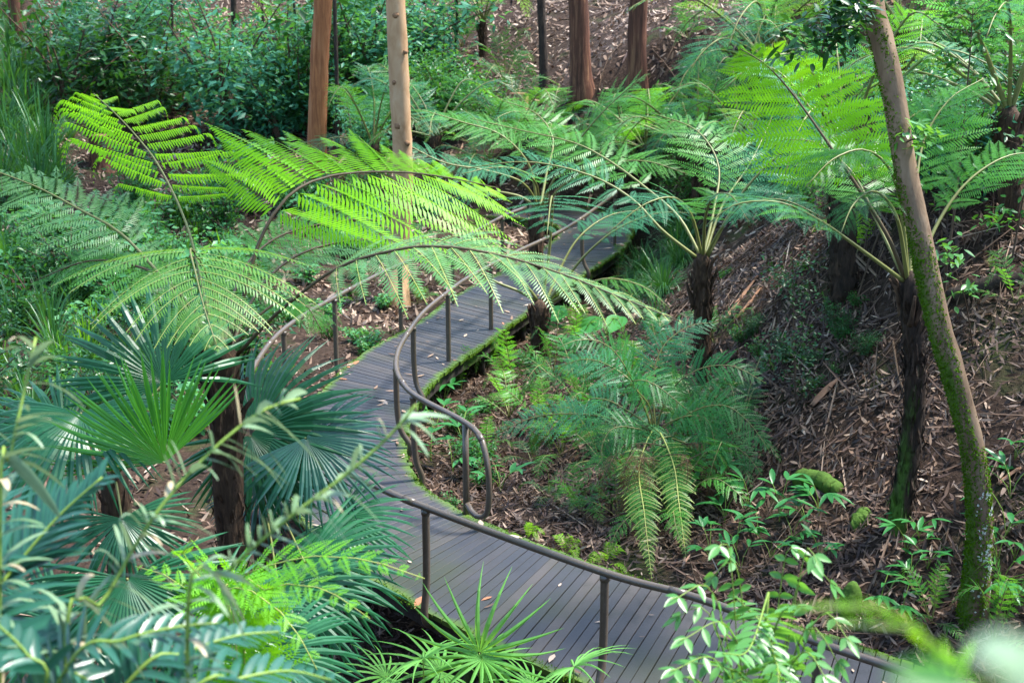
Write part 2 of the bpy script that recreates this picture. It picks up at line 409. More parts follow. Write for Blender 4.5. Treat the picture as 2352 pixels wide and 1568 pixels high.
# ------------------------------------------------------------------ boardwalk
def resample(P, n):
    c = smooth_curve(np.c_[P, np.zeros(len(P))], 400); return c
ci = smooth_curve(np.c_[INNER, np.zeros(len(INNER))], 600); co = smooth_curve(np.c_[OUTER, np.zeros(len(OUTER))], 600)
# match by control index so that planks stay across the walk
def bykey(P, n=40):
    p = np.c_[P, np.zeros(len(P))]; e = np.vstack([2 * p[0] - p[1], p, 2 * p[-1] - p[-2]]); res = []
    for i in range(len(p) - 1):
        a, b, c, d = e[i:i + 4]; t = np.linspace(0, 1, n, endpoint=False)[:, None]
        res.append(.5 * (2 * b + (c - a) * t + (2 * a - 5 * b + 4 * c - d) * t ** 2 + (3 * b - a - 3 * c + d) * t ** 3))
    return np.vstack(res + [p[-1:]])
ki, ko = bykey(INNER), bykey(OUTER); kc = (ki + ko) / 2
arc = np.r_[0, np.cumsum(np.linalg.norm(np.diff(kc, axis=0), axis=1))]
NPL = int(arc[-1] / .110)
def at_arc(K, s): return np.array([np.interp(s, arc, K[:, i]) for i in range(3)])
bw = empty('boardwalk', (0, 0, 0)); bw['kind'] = 'structure'; bw['label'] = 'dark grey plank boardwalk curving between the ferns'
WAVE = lambda s: 0.0
for i in range(NPL):
    s0, s1 = arc[-1] * i / NPL, arc[-1] * (i + 1) / NPL
    gap = .0040
    a0, a1, b0, b1 = at_arc(ki, s0 + gap), at_arc(ki, s1 - gap), at_arc(ko, s0 + gap), at_arc(ko, s1 - gap)
    ja, jb = RNG.normal(0, .012, 2); dn = nrm(a0 - b0)
    a0, a1, b0, b1 = a0 + dn * ja, a1 + dn * ja, b0 + dn * jb, b1 + dn * jb
    z = RNG.normal(0, .0022); th = .045; ch = .004
    us = np.array([0, .06, .14, .25, .4, .6, .75, .86, .94, 1.0])
    V = []; rn = []
    for u in us:
        p, q = a0 + (b0 - a0) * u, a1 + (b1 - a1) * u; e = nrm(q - p)
        for (off, pt, dz) in ((0, p, -th), (0, p, -ch), (ch, p, 0), (-ch, q, 0), (0, q, -ch), (0, q, -th)):
            v = pt + e * off; V.append((v[0], v[1], z + dz))
        wdt = np.linalg.norm(b0 - a0); rn += [1 - min(u, 1 - u) * wdt / .42] * 6
    Q = []
    for k in range(len(us) - 1):
        for j in range(6):
            Q.append((k * 6 + j, k * 6 + (j + 1) % 6, k * 6 + 6 + (j + 1) % 6, k * 6 + 6 + j))
    e0 = len(V) - 6
    Q += [(0, 5, 4, 1), (1, 4, 3, 2), (e0, e0 + 1, e0 + 4, e0 + 5), (e0 + 1, e0 + 2, e0 + 3, e0 + 4)]
    mb = MB().add(V, Q, np.clip(rn, 0, 1)); c = (a0 + b1) / 2
    obj('plank', mb.mesh('plank', [M['deck']], c, smooth=False), bw, c)
for K, O, sgn in ((ki, ko, 1), (ko, ki, -1)):
    ss = np.linspace(0, arc[-1], 160); pts = np.array([at_arc(K, s) + nrm(at_arc(O, s) - at_arc(K, s)) * .10 for s in ss])
    V = []; Q = []
    for k, p in enumerate(pts):
        d = nrm(at_arc(O, ss[k]) - at_arc(K, ss[k])) * .035
        for (q, z) in ((p - d, -.05), (p + d, -.05), (p + d, -.22), (p - d, -.22)): V.append((q[0], q[1], z))
        if k:
            for j in range(4): Q.append((4 * k - 4 + j, 4 * k - 4 + (j + 1) % 4, 4 * k + (j + 1) % 4, 4 * k + j))
    obj('edge_beam', MB().add(V, Q).mesh('edge_beam', [M['beam']], smooth=False), bw)
    for s in np.arange(1.0, arc[-1], 1.9):
        p = at_arc(K, s) + nrm(at_arc(O, s) - at_arc(K, s)) * .22; zb = gz(p[0], p[1]) - .15
        v, q = tube([(p[0], p[1], zb), (p[0], p[1], (zb - .06) / 2), (p[0], p[1], -.06)], .055, 8)
        obj('support_post', MB().add(v - [p[0], p[1], 0], q).mesh('support_post', [M['beam']]), bw, (p[0], p[1], 0))

# handrails: pipe rail on round posts that bend in under the deck edge
def handrail(label, path, posts, deckK, end_loop=None):
    C = smooth_curve(path, 160); base = (C[len(C) // 2][0], C[len(C) // 2][1], 0)
    root = empty('handrail', base, label, 'handrail')
    v, q = tube(C, .031, 12); obj('rail', MB().add(v, q).mesh('rail', [M['rail']], base), root)
    for f_ in np.linspace(.05, .93, 8):
        i = int(f_ * 158); v, q = tube(np.array([C[i], (C[i] + C[i + 1]) / 2, C[i + 1]]), .0345, 12); obj('pipe_joint', MB().add(v, q).mesh('pipe_joint', [M['rail']], base), root)
    kd = np.asarray(deckK)[:, :2]
    for (x, y, z) in posts:
        i = np.argmin(np.hypot(C[:, 0] - x, C[:, 1] - y)); tp = C[i]
        j = np.argmin(np.hypot(kd[:, 0] - tp[0], kd[:, 1] - tp[1])); tgt = np.array([*kd[j], 0])
        other = (ko if deckK is ki else ki)[j]; inn = nrm(other - tgt); inn[2] = 0
        f0 = tp * [1, 1, 0]; over = (f0 - tgt) @ inn
        foot = f0 - inn * (over + .05) if -.05 < over < .12 else f0
        P = [tp - Z * .02, tp * [1, 1, 0] + Z * (tp[2] * .5), f0 * .75 + foot * .25 + Z * .22, foot + Z * .03, foot - Z * .09 + inn * .02, foot - Z * .15 + inn * .10, foot - Z * .17 + inn * .2]
        v, q = tube(smooth_curve(P, 26), .034, 12); b = tuple(tp * [1, 1, 0])
        po = obj('post', MB().add(v, q).mesh('post', [M['rail']], b), root, (b[0] - base[0], b[1] - base[1], 0))
        cc = tp - Z * .045; v, q = tube([cc - Z * .02, cc, cc + Z * .02], .040, 12)
        obj('weld_collar', MB().add(v, q).mesh('weld_collar', [M['rail']], b), po)
    return root
railA = [pz(1150, 500, 1), pz(1040, 560, 1), pz(940, 600, 1), pz(850, 640, 1), pz(680, 735, 1), pz(600, 815, 1), (-2.86, 14.6, 1), (-2.28, 13.2, 1), pz(820, 1095, 1), pz(965, 1160, 1), pz(1375, 1310, 1), pz(1600, 1372, 1), pz(1900, 1482, 1), pz(2150, 1568, 1), (4.6, 6.9, 1)]
railA = [(.25, 25.6, 1), *railA]
pA = [pz(x, y, 1) for x, y in ((1152, 498), (1040, 560), (915, 610), (775, 682), (659, 755), (965, 1160), (1375, 1310), (1895, 1480))] + [(-2.75, 14.2, 1), (4.0, 7.4, 1)]
handrail('long bronze pipe handrail on the outer side of the boardwalk bend', railA, pA, ko)
e = pz(1060, 965, 1)
railB = [pz(1416, 444, 1), pz(1385, 466, 1), pz(1323, 510, 1), pz(1270, 540, 1), pz(1188, 578, 1), pz(1080, 635, 1), pz(1030, 670, 1), pz(975, 715, 1), pz(940, 760, 1), pz(915, 805, 1), pz(910, 845, 1), pz(925, 880, 1), pz(960, 912, 1), e]
p2 = pz(1100, 998, .95)
loop = [p2, p2 + np.array([.07, -.14, -.16]), p2 + np.array([.10, -.20, -.38]), p2 + np.array([.10, -.20, -.66]), p2 + np.array([.06, -.13, -.83]), p2 + np.array([-.05, .0, -.87]), p2 + np.array([-.13, .12, -.80])]
rb = handrail('bronze pipe handrail on the inner bend ending in a downturned loop', railB + loop, [pz(x, y, 1) for x, y in ((911, 842), (950, 746), (1028, 671), (1131, 610), (1344, 500), (1412, 446), (953, 907))], ki)
tp = pz(1069, 974, .985); zb = gz(tp[0], tp[1]) - .1
v, q = tube([tp, tp * [1, 1, 0] + Z * .5, tp * [1, 1, 0] + Z * zb], .034, 12); b0 = np.array(rb.location)
obj('post', MB().add(v, q).mesh('post', [M['rail']], tp * [1, 1, 0]), rb, tp * [1, 1, 0] - b0 * [1, 1, 0])

# ------------------------------------------------------------------ fern fronds
def frond_mesh(pts, L, n=26, m=18, start=.3, fwd=.42, droop=.22, plw=.17, up=(0, 0, 1), hook=0.0, pdroop=.18, mats=('fern_green',), costa=0.0, seed=0, taper=2.0, base=.45, r0=.012, gap=.74, jit=.07, curl=.12, side=None):
    """one frond: blade arrays (pinnae made of single pinnules) and stalk arrays"""
    rng = np.random.default_rng(seed)
    C = smooth_curve(pts, 60); s = np.linspace(0, 1, 60)
    t = start + (1 - start) * np.linspace(0, 1, n) ** .92 * .985
    P = np.stack([np.interp(t, s, C[:, i]) for i in range(3)], 1)
    Tg = nrm(np.gradient(C, axis=0)); Tn = nrm(np.stack([np.interp(t, s, Tg[:, i]) for i in range(3)], 1))
    up = np.asarray(up, float); S = nrm(np.cross(Tn, up)); N = np.cross(S, Tn)
    if side is not None:
        S = nrm(np.asarray(side, float)[None] + 0 * Tn); N = nrm(np.cross(S, Tn)); N = N * np.where(N[:, 2:] < -.3, -1, 1)
    x = (t - start) / (1 - start)
    l0 = L * np.clip(base + x * 2.4, 0, 1) * np.maximum(1 - x ** taper, .03)
    mb = MB()
    u = np.linspace(.05, 1, m); du = u[1] - u[0]
    pr = np.clip(.55 + 2.2 * u, 0, 1) * np.maximum(1 - u ** 2.2, .06)
    for sd in (1, -1):
        l = l0 * (1 + rng.normal(0, .05, n)); a = fwd + .45 * x + rng.normal(0, jit, n)
        D = S * sd * np.cos(a)[:, None] + Tn * np.sin(a)[:, None] + N * rng.normal(0.06, jit, n)[:, None]; D = nrm(D)
        dr = droop * (1 + rng.normal(0, .25, n))
        uu = u[None, :, None]; ll = l[:, None, None]
        hk = np.maximum(uu - .72, 0) ** 2 * 6 * hook
        Pc = P[:, None] + D[:, None] * ll * (uu - hk * .35) - Z * ll * (dr[:, None, None] * uu ** 2 + hk) + Tn[:, None] * ll * curl * uu ** 2
        Dc = nrm(np.gradient(Pc, axis=1))
        Nn = nrm(N[:, None] + 0 * Pc); Q = nrm(np.cross(Nn, Dc))
        pl = L * (.42 + .58 * ll / L) * plw * pr[None, :, None] * (1 + rng.normal(0, .13, (n, m, 1))) * np.where(rng.random((n, m, 1)) < .05, .3, 1); w = ll * du * .5 * gap
        rn = np.repeat(rng.random(n), m * 4)
        for qs in (1, -1):
            dd = nrm(Q * qs * .92 + Dc * .42 - Z * pdroop)
            A = Pc - Dc * w; B = Pc + dd * pl * .62 - Dc * w * .75; Ct = Pc + dd * pl + Dc * w * .3; E = Pc + dd * pl * .3 + Dc * w
            v = np.stack([A, B, Ct, E], 2).reshape(-1, 3)
            mb.add(v, np.arange(len(v)).reshape(-1, 4), rn)
        if costa:
            side = Q * costa; v = np.stack([Pc - side + Nn * .003, Pc + side + Nn * .003], 2)  # n,m,2,3
            idx = np.arange(n * m * 2).reshape(n, m, 2)
            q = np.stack([idx[:, :-1, 0], idx[:, :-1, 1], idx[:, 1:, 1], idx[:, 1:, 0]], -1)
            mb.add(v, q, .5, 1)
    k = np.linspace(0, 59, 26).astype(int)
    st = MB().add(*tube(C[k], r0 * (1 - .85 * s[k]) + .0015, 6))
    return mb, st
def add_frond(root, pts, L, mat='fern_green', stalk='stalk_olive', rib=None, label=None, split=False, **kw):
    o = np.array(root.location); p0 = np.asarray(pts[0], float)
    mats = [M[mat]] + ([M[rib]] if rib else [])
    mb, st = frond_mesh(pts, L, costa=.0022 if rib else 0, **kw)
    if not split:
        f = obj('frond', mb.mesh('frond', mats, p0), root, p0 - o)
        obj('stalk', st.mesh('stalk', [M[stalk]], p0), f)
    else:                                   # the rachis carries every pinna as a piece of its own
        f = obj('frond', st.mesh('frond', [M[stalk]], p0), root, p0 - o)
        n, m = kw.get('n', 26), kw.get('m', 18); per = 3 if rib else 2
        for sd in range(2):
            blk = range(sd * per, sd * per + per)
            for i in range(n):
                pm = MB()
                for bi in blk:
                    v, q, rr, mi = mb.v[bi], mb.q[bi], mb.r[bi], mb.m[bi]
                    k = len(v) // n; kq = len(q) // n
                    pm.add(v[i * k:(i + 1) * k], q[i * kq:(i + 1) * kq] - q[i * kq].min() if kq else q, rr[i * k:(i + 1) * k], int(mi[0]))
                obj('pinna', pm.mesh('pinna', mats, p0), f)
    if label: f['label'] = label
    return f
# shared frond shapes for the smaller ferns: grow along +X from the origin
LIB = {}
def frond_lib(key, mat, stalk, shapes, **kw):
    LIB[key] = []
    for i, (rise, reach, fall, L) in enumerate(shapes):
        pts = [(0, 0, 0), (.28 * reach, 0, rise * .62), (.6 * reach, .02 * (i - 1), rise), (.86 * reach, .04 * (i - 2), rise - fall * .4), (reach, .06 * (i - 2), rise - fall)]
        mb, st = frond_mesh(pts, L, seed=31 * i + len(key), mats=(mat,), **kw)
        LIB[key].append((mb.mesh('frond_' + key, [M[mat]]), st.mesh('stalk_' + key, [M[stalk]])))
SH = [(.55, .8, .3, .27), (.75, .65, .35, .26), (.35, .95, .35, .25), (.9, .45, .2, .24), (.2, 1.0, .25, .27)]
for key, mat in (('teal', 'fern_deep'), ('green', 'fern_green'), ('dark', 'fern_dark'), ('bright', 'fern_bright')):
    frond_lib(key, mat, 'stalk_olive', SH, n=13, m=10, start=.25, plw=.15, r0=.008, gap=.92, fwd=.32)
frond_lib('dead', 'fern_dead', 'stalk_brown', [(.25, .7, .5, .2), (.1, .8, .5, .18)], n=11, m=9, start=.25, plw=.2, r0=.008, droop=.5)
TSH = [(.6, 1.0, .28, .36), (.42, 1.0, .42, .33), (.85, .85, .2, .34), (.2, 1.0, .3, .33), (.5, 1.05, .15, .36)]
for key, mat in (('t_teal', 'fern_teal'), ('t_green', 'fern_green'), ('t_pale', 'fern_pale'), ('t_bright', 'fern_bright')):
    frond_lib(key, mat, 'stalk_olive', TSH, n=14, m=18, start=.28, plw=.14, r0=.013, droop=.2, fwd=.3)
def put_frond(root, key, off, rz, scale, tilt=0.0, which=None):
    ms = LIB[key]; bm, sm = ms[(which if which is not None else random.randrange(len(ms))) % len(ms)]
    f = obj('frond', bm, root, off); f.rotation_euler = (random.uniform(-.2, .2), tilt, rz); f.scale = (scale,) * 3
    obj('stalk', sm, f); return f
def ground_fern(p, size, key, nf, label, group=None, name='fern', arc=None, dead=0):
    r = empty(name, p, label, 'fern', group)
    a0 = random.uniform(0, 6.28)
    for i in range(nf):
        rz = a0 + 6.283 * i / nf + random.uniform(-.35, .35) if arc is None else random.uniform(*arc)
        put_frond(r, key, (0, 0, 0), rz, size * random.uniform(.75, 1.15), random.uniform(-.25, .25))
    for i in range(dead): put_frond(r, 'dead', (0, 0, .02), random.uniform(0, 6.28), size * .8, .5)
    return r

# ------------------------------------------------------------------ tree ferns
def fern_trunk(root, base, crown, r_b, r_t, mat='fibre', bend=(0, 0), shag=160, moss=0):
    b = np.asarray(base, float); c = np.asarray(crown, float); m = (b + c) / 2 + np.array([bend[0], bend[1], 0])
    C = smooth_curve([b - Z * .25, m, c], 26); rng = RNG
    rr = np.interp(np.linspace(0, 1, 26), [0, .12, .6, .85, 1], [r_b * 1.35, r_b, (r_b + r_t) / 2 * .95, r_t, r_t * .9])
    C2 = np.vstack([C, c + Z * .07, c + Z * .13]); r2 = np.r_[rr, r_t * .6, r_t * .2]
    mb = MB().add(*tube(C2, r2, 16, True, .085))
    n = shag
    i = rng.integers(2, 25, n); th = rng.random(n) * 6.283
    o = np.stack([np.cos(th), np.sin(th), np.zeros(n)], 1)
    P = C[i] + o * rr[i][:, None] * .9 - Z * .05
    D = nrm(o * rng.uniform(.15, .55, n)[:, None] + Z * rng.choice([1, 1, -.9], n)[:, None])
    mb.add(*strips(P, D, o, rng.uniform(.07, .22, n), rng.uniform(.008, .03, n), PROF_GRASS, -.0, .3))
    tr = obj('trunk', mb.mesh('trunk', [M[mat]], b), root)
    # stubs of old frond stalks round the head
    st = MB()
    for k in range(12):
        th = random.uniform(0, 6.28); oo = np.array([math.cos(th), math.sin(th), 0]); z = random.uniform(-.45, .0)
        p = c + oo * r_t * .75 + Z * z
        st.add(*tube(smooth_curve([p - Z * .12, p + oo * .04, p + oo * random.uniform(.07, .13) + Z * random.uniform(.07, .2)], 6), [.03, .028, .024, .02, .017, .012], 6))
    s = obj('old_stalk_bases', st.mesh('old_stalk_bases', [M['fibre']], b), tr); s['kind'] = 'stuff'
    return tr
def tree_fern(label, base, crown, r_b=.13, r_t=.12, mat='fibre', bend=(0, 0), group=None, shag=160):
    root = empty('tree_fern', base, label, 'tree fern', group)
    fern_trunk(root, base, crown, r_b, r_t, mat, bend, shag)
    return root
def P3(*a): return [px(*p) for p in a]

# the big tree fern on the left
b = px(500, 1330, 10.5); base = np.array([b[0], 10.5, gz(b[0], 10.5)])
tf = tree_fern('large tree fern on the left with bright yellow-green fronds spreading over the boardwalk', base, px(515, 820, 10.5), .115, .125, bend=(.03, 0), shag=420)
add_frond(tf, P3((515, 815, 10.5), (500, 700, 10.7), (462, 605, 10.5), (437, 572, 10.1), (450, 630, 9.65), (470, 710, 9.3), (500, 800, 9.05)), 1.0, 'fern_f1', 'stalk_olive', 'rib_yellow', split=True, n=14, m=30, start=.47, fwd=.22, droop=.34, plw=.135, taper=1.2, base=.9, seed=1, r0=.012, label='frond arching over towards the viewer with yellow midribs')
add_frond(tf, P3((520, 815, 10.5), (560, 680, 10.5), (590, 570, 10.6), (640, 475, 10.7), (705, 422, 10.9), (800, 398, 11.2), (930, 396, 11.7), (1040, 410, 12.1), (1145, 432, 12.5)), 1.2, 'fern_bright', 'stalk_brown', None, split=True, n=16, m=32, start=.32, fwd=.10, droop=.18, plw=.17, side=(.80, -.42, -.38), taper=2.4, base=.8, seed=2, r0=.016, pdroop=.45, gap=.84, label='bright yellow-green young frond reaching right')
add_frond(tf, P3((500, 815, 10.5), (470, 680, 10.8), (430, 520, 11.2), (370, 390, 11.6), (318, 318, 11.8), (262, 258, 12.0), (215, 215, 12.2)), .92, 'fern_bright', 'stalk_olive', None, split=True, n=13, m=34, start=.52, fwd=.12, droop=.05, plw=.11, side=(.92, .3, -.22), taper=2.8, base=.55, hook=.9, seed=3, r0=.014, pdroop=1.0, gap=.8, label='young frond at the upper left with curled pinna tips')
add_frond(tf, P3((545, 815, 10.5), (620, 735, 10.3), (690, 675, 10.1), (770, 618, 10), (860, 585, 9.9), (980, 565, 9.8), (1120, 580, 9.7), (1280, 625, 9.6), (1430, 685, 9.5), (1572, 742, 9.4)), .72, 'fern_pale', 'stalk_brown', 'rib_yellow', split=True, n=20, m=24, start=.33, fwd=.45, droop=.32, plw=.17, up=(.1, -.2, 1), taper=1.5, base=.8, seed=4, r0=.015, label='long pale frond hanging over the boardwalk to the right')
add_frond(tf, P3((490, 815, 10.5), (420, 700, 10.8), (345, 605, 11), (270, 530, 11.1), (190, 485, 11.2), (90, 432, 11.3), (-30, 385, 11.4)), .68, 'fern_pale', 'stalk_olive', None, split=True, n=15, m=26, start=.42, fwd=.3, droop=.28, plw=.15, up=(0, -.35, 1), seed=5, r0=.018)
add_frond(tf, P3((530, 800, 10.6), (585, 680, 11.2), (660, 600, 11.8), (760, 560, 12.2), (880, 550, 12.5), (1010, 570, 12.7)), .66, 'fern_pale', 'stalk_brown', None, split=True, n=15, m=24, start=.35, droop=.25, up=(0, -.3, 1), seed=6, r0=.016)
add_frond(tf, P3((515, 800, 10.7), (535, 680, 11.3), (580, 590, 11.9), (660, 535, 12.3), (800, 505, 12.6), (900, 510, 12.8)), .66, 'fern_green', 'stalk_brown', None, split=True, n=15, m=24, start=.38, droop=.2, up=(0, -.35, 1), seed=7, r0=.016)
add_frond(tf, P3((500, 800, 10.6), (400, 660, 10.9), (310, 610, 11), (200, 600, 11), (80, 645, 11)), .55, 'fern_green', 'stalk_brown', None, split=True, n=14, m=22, start=.35, droop=.3, up=(0, -.3, 1), seed=8, r0=.016)
add_frond(tf, P3((525, 810, 10.5), (590, 730, 10.6), (650, 690, 10.7), (700, 700, 10.6), (740, 760, 10.5)), .42, 'fern_green', 'stalk_brown', None, split=True, n=12, m=18, start=.35, droop=.35, seed=9, r0=.014)

# the short tree fern at the deck's inner edge
c = px(1240, 705, 21.0); base = np.array([c[0], 21, gz(c[0], 21)])
tf = tree_fern('short tree fern with yellow stalks growing against the inner boardwalk edge', base, c, .13, .15, shag=240)
D = 21.0
add_frond(tf, P3((1245, 690, D), (1260, 590, D + .1), (1268, 490, D), (1268, 452, D - .5), (1264, 468, D - 1.2), (1260, 505, D - 1.8), (1256, 545, D - 2.1)), .92, 'fern_teal', 'stalk_olive', n=9, m=30, start=.58, fwd=.04, droop=.16, plw=.11, taper=1.5, base=.95, seed=11, r0=.026, label='teal frond spread flat towards the viewer')
add_frond(tf, P3((1230, 690, D), (1190, 668, D), (1140, 648, D), (1080, 615, D), (1000, 580, D), (900, 560, D)), .5, 'fern_green', n=14, m=18, start=.4, seed=12, r0=.024)
add_frond(tf, P3((1235, 690, D), (1205, 650, D), (1170, 610, D + .3), (1100, 560, D + .6), (1020, 545, D + 1)), .5, 'fern_green', n=14, m=18, start=.4, seed=13, r0=.024)
add_frond(tf, P3((1260, 690, D), (1300, 640, D), (1350, 580, D), (1420, 525, D), (1510, 490, D), (1600, 490, D)), .6, 'fern_teal', n=14, m=18, start=.45, droop=.35, seed=14, r0=.024)
add_frond(tf, P3((1255, 690, D), (1285, 620, D + .3), (1330, 545, D + .6), (1400, 495, D + 1), (1490, 480, D + 1.3)), .6, 'fern_teal', n=14, m=18, start=.45, droop=.3, seed=15, r0=.024)
add_frond(tf, P3((1265, 695, D), (1330, 660, D - .3), (1400, 640, D - .6), (1480, 660, D - .8), (1540, 710, D - 1)), .4, 'fern_green', n=12, m=14, start=.35, droop=.3, seed=16, r0=.024)

# the taller tree fern behind it
c = px(1232, 500, 25); base = np.array([c[0], 25, gz(c[0], 25)])
tf = tree_fern('slim dark-trunked tree fern beside the far boardwalk, its fronds high above the deck', base, c, .14, .13, shag=200)
D = 25.0
for k, (pl, L, mt) in enumerate([
    (((1240, 480, D), (1290, 380, D - .2), (1360, 285, D - .4), (1430, 215, D - .6), (1490, 170, D - .8)), 1.15, 'fern_green'),
    (((1235, 480, D), (1215, 380, D), (1150, 310, D), (1060, 280, D), (960, 250, D)), .8, 'fern_green'),
    (((1240, 480, D), (1200, 420, D - .5), (1110, 390, D - .8), (1010, 370, D - 1), (880, 300, D - 1)), .8, 'fern_teal'),
    (((1245, 480, D), (1300, 420, D - .6), (1380, 380, D - 1), (1480, 370, D - 1.3), (1580, 400, D - 1.5)), .9, 'fern_green'),
    (((1235, 480, D), (1190, 450, D), (1100, 440, D), (1010, 470, D), (950, 540, D)), .6, 'fern_teal'),
    (((1240, 480, D), (1255, 400, D + .5), (1270, 320, D + 1), (1230, 260, D + 1.5), (1150, 230, D + 2)), .8, 'fern_green'),
    (((1238, 480, D), (1230, 420, D - .8), (1190, 390, D - 1.4), (1130, 385, D - 2), (1060, 400, D - 2.4)), .75, 'fern_teal')]):
    add_frond(tf, P3(*pl), L, mt, 'stalk_olive', n=14, m=22, start=.35, droop=.18, plw=.14, up=(0, -.3, 1), fwd=.3, seed=20 + k, r0=.026)

# tree fern on the slope right of the boardwalk
h = hit(1618, 885); D = h[1]; c = px(1612, 600, D)
tf = tree_fern('tree fern with bristly stalks on the leaf-littered slope right of the boardwalk', h, c, .085, .115, shag=420)
for k, (pl, L, mt) in enumerate([
    (((1605, 595, D), (1522, 530, D), (1451, 457, D + .2), (1352, 402, D + .4), (1210, 372, D + .5), (1060, 388, D + .6)), .62, 'fern_teal'),
    (((1610, 590, D), (1560, 500, D + .3), (1485, 433, D + .6), (1400, 370, D + 1), (1318, 328, D + 1.2), (1200, 300, D + 1.4), (1080, 272, D + 1.5)), .75, 'fern_green'),
    (((1612, 590, D), (1590, 500, D - .2), (1550, 455, D - .5), (1480, 470, D - .8), (1390, 540, D - 1)), .55, 'fern_teal'),
    (((1620, 590, D), (1660, 520, D - .2), (1710, 470, D - .3), (1800, 460, D - .4), (1900, 505, D - .5)), .62, 'fern_teal'),
    (((1625, 590, D), (1700, 450, D + .2), (1790, 355, D + .3), (1870, 300, D + .4), (1960, 270, D + .5)), .7, 'fern_teal'),
    (((1615, 590, D), (1640, 480, D + .5), (1650, 380, D + 1), (1600, 300, D + 1.4), (1500, 260, D + 1.8)), .8, 'fern_green'),
    (((1618, 590, D), (1660, 470, D + .6), (1720, 380, D + 1.2), (1760, 300, D + 1.8), (1780, 250, D + 2)), .8, 'fern_teal'),
    (((1615, 590, D), (1620, 500, D - .5), (1640, 450, D - 1), (1680, 450, D - 1.4), (1720, 510, D - 1.7)), .55, 'fern_teal')]):
    add_frond(tf, P3(*pl), L, mt, 'stalk_olive', split=True, n=14, m=22, start=.34, droop=.22, plw=.145, up=(0, -.35, 1), fwd=.3, seed=40 + k, r0=.02)

# shaggy tree fern beside the leaning trunk
h = hit(2058, 1212); D = h[1]; c = px(2092, 655, D)
tf = tree_fern('shaggy tree fern with a mossy foot just left of the leaning trunk', h, c, .10, .10, mat='fibre_moss', bend=(.10, 0), shag=420)
for k, (pl, L, mt, st, kw) in enumerate([
    (((2080, 645, D), (2040, 545, D), (1970, 430, D + .1), (1890, 312, D + .2), (1820, 215, D + .3), (1760, 150, D + .3), (1700, 112, D + .3)), .86, 'fern_bright', 'stalk_brown', dict(start=.42, droop=.22, side=(.97, .1, .12), plw=.17, gap=.9, fwd=.08, taper=2.6, base=.8)),
    (((2085, 645, D), (2075, 520, D), (2050, 400, D - .1), (1990, 345, D - .3), (1915, 365, D - .5), (1850, 430, D - .7)), .75, 'fern_dark', 'stalk_olive', dict(start=.4, droop=.45, pdroop=.6)),
    (((2075, 645, D), (1960, 560, D - .2), (1880, 505, D - .3), (1790, 465, D - .4), (1690, 470, D - .4), (1620, 520, D - .4)), .55, 'fern_teal', 'stalk_olive', dict(start=.4, droop=.4)),
    (((2100, 645, D), (2150, 520, D + .3), (2220, 420, D + .5), (2310, 360, D + .7), (2400, 350, D + .9)), .7, 'fern_green', 'stalk_olive', dict(start=.4)),
    (((2090, 645, D), (2100, 480, D + .4), (2120, 330, D + .8), (2180, 230, D + 1), (2260, 180, D + 1.2)), .75, 'fern_green', 'stalk_olive', dict(start=.4)),
    (((2080, 645, D), (2010, 500, D + .5), (1960, 400, D + 1), (1880, 330, D + 1.4), (1800, 320, D + 1.6)), .75, 'fern_green', 'stalk_olive', dict(start=.4, up=(0, -.5, 1))),
    (((2085, 645, D), (2060, 500, D - .3), (2010, 440, D - .7), (1960, 470, D - 1), (1930, 540, D - 1.2)), .5, 'fern_dark', 'stalk_olive', dict(start=.4, droop=.4))]):
    add_frond(tf, P3(*pl), L, mt, st, split=True, n=14, m=26, seed=60 + k, r0=.02, **kw)

def lib_tree_fern(label, base, crown, nf, scale, keys, r=.12, mat='fibre', group=None, az=None, shag=140):
    tf = tree_fern(label, base, crown, r, r, mat, group=group, shag=shag)
    a0 = random.uniform(0, 6.28)
    for i in range(nf):
        rz = (a0 + 6.283 * i / nf + random.uniform(-.25, .25)) if az is None else az[i % len(az)] + random.uniform(-.2, .2)
        put_frond(tf, keys[i % len(keys)], np.asarray(crown) - np.asarray(base), rz, scale * random.uniform(.8, 1.15), random.uniform(-.3, .15))
    return tf
h = hit(1937, 688); lib_tree_fern('thick dark tree-fern trunk with a moss-edged foot, between the slope and the leaning trunk', h, px(1935, 400, h[1]), 8, 1.7, ['t_green', 't_teal'], .15, 'fibre_moss')
h = hit(2328, 520); lib_tree_fern('tree fern at the right edge with silvery fronds and a black trunk', h, px(2318, 265, h[1]), 9, 2.0, ['t_teal', 't_pale'], .13, az=[3.1, 2.5, 3.7, 1.9, 4.4, 2.8, 3.4, 1.2, 5])
h = hit(1740, 290); lib_tree_fern('tree fern whose pale teal fronds fan out above the litter at the top right', h, h + Z * 1.3, 10, 2.3, ['t_teal', 't_pale', 't_teal'], .12)
h = hit(2060, 330); lib_tree_fern('green tree fern behind the upper part of the leaning trunk', h, h + Z * 1.6, 9, 2.0, ['t_green', 't_bright', 't_green'], .12)
h = hit(1440, 430); lib_tree_fern('low spreading tree fern behind the boardwalk end, in front of the brown trunks', h, h + Z * .5, 10, 1.6, ['t_green', 't_teal'], .12)
h = hit(1000, 430); lib_tree_fern('tree fern beside the pale trunk, left of the far boardwalk', h, h + Z * 1.1, 9, 1.9, ['t_teal', 't_green'], .12)
h = hit(1110, 130); lib_tree_fern('light green tree fern on the back slope left of the thin dark trunk', h, h + Z * .9, 9, 2.0, ['t_pale', 't_green'], .12)
h = hit(2190, 90); lib_tree_fern('tree fern high on the right slope behind the thin sapling', h, h + Z * 1.2, 9, 1.9, ['t_teal', 't_green'], .12)
h = hit(690, 270); lib_tree_fern('tree fern half hidden behind the orange trunk', h, h + Z * .6, 8, 1.8, ['t_pale', 't_teal'], .12)

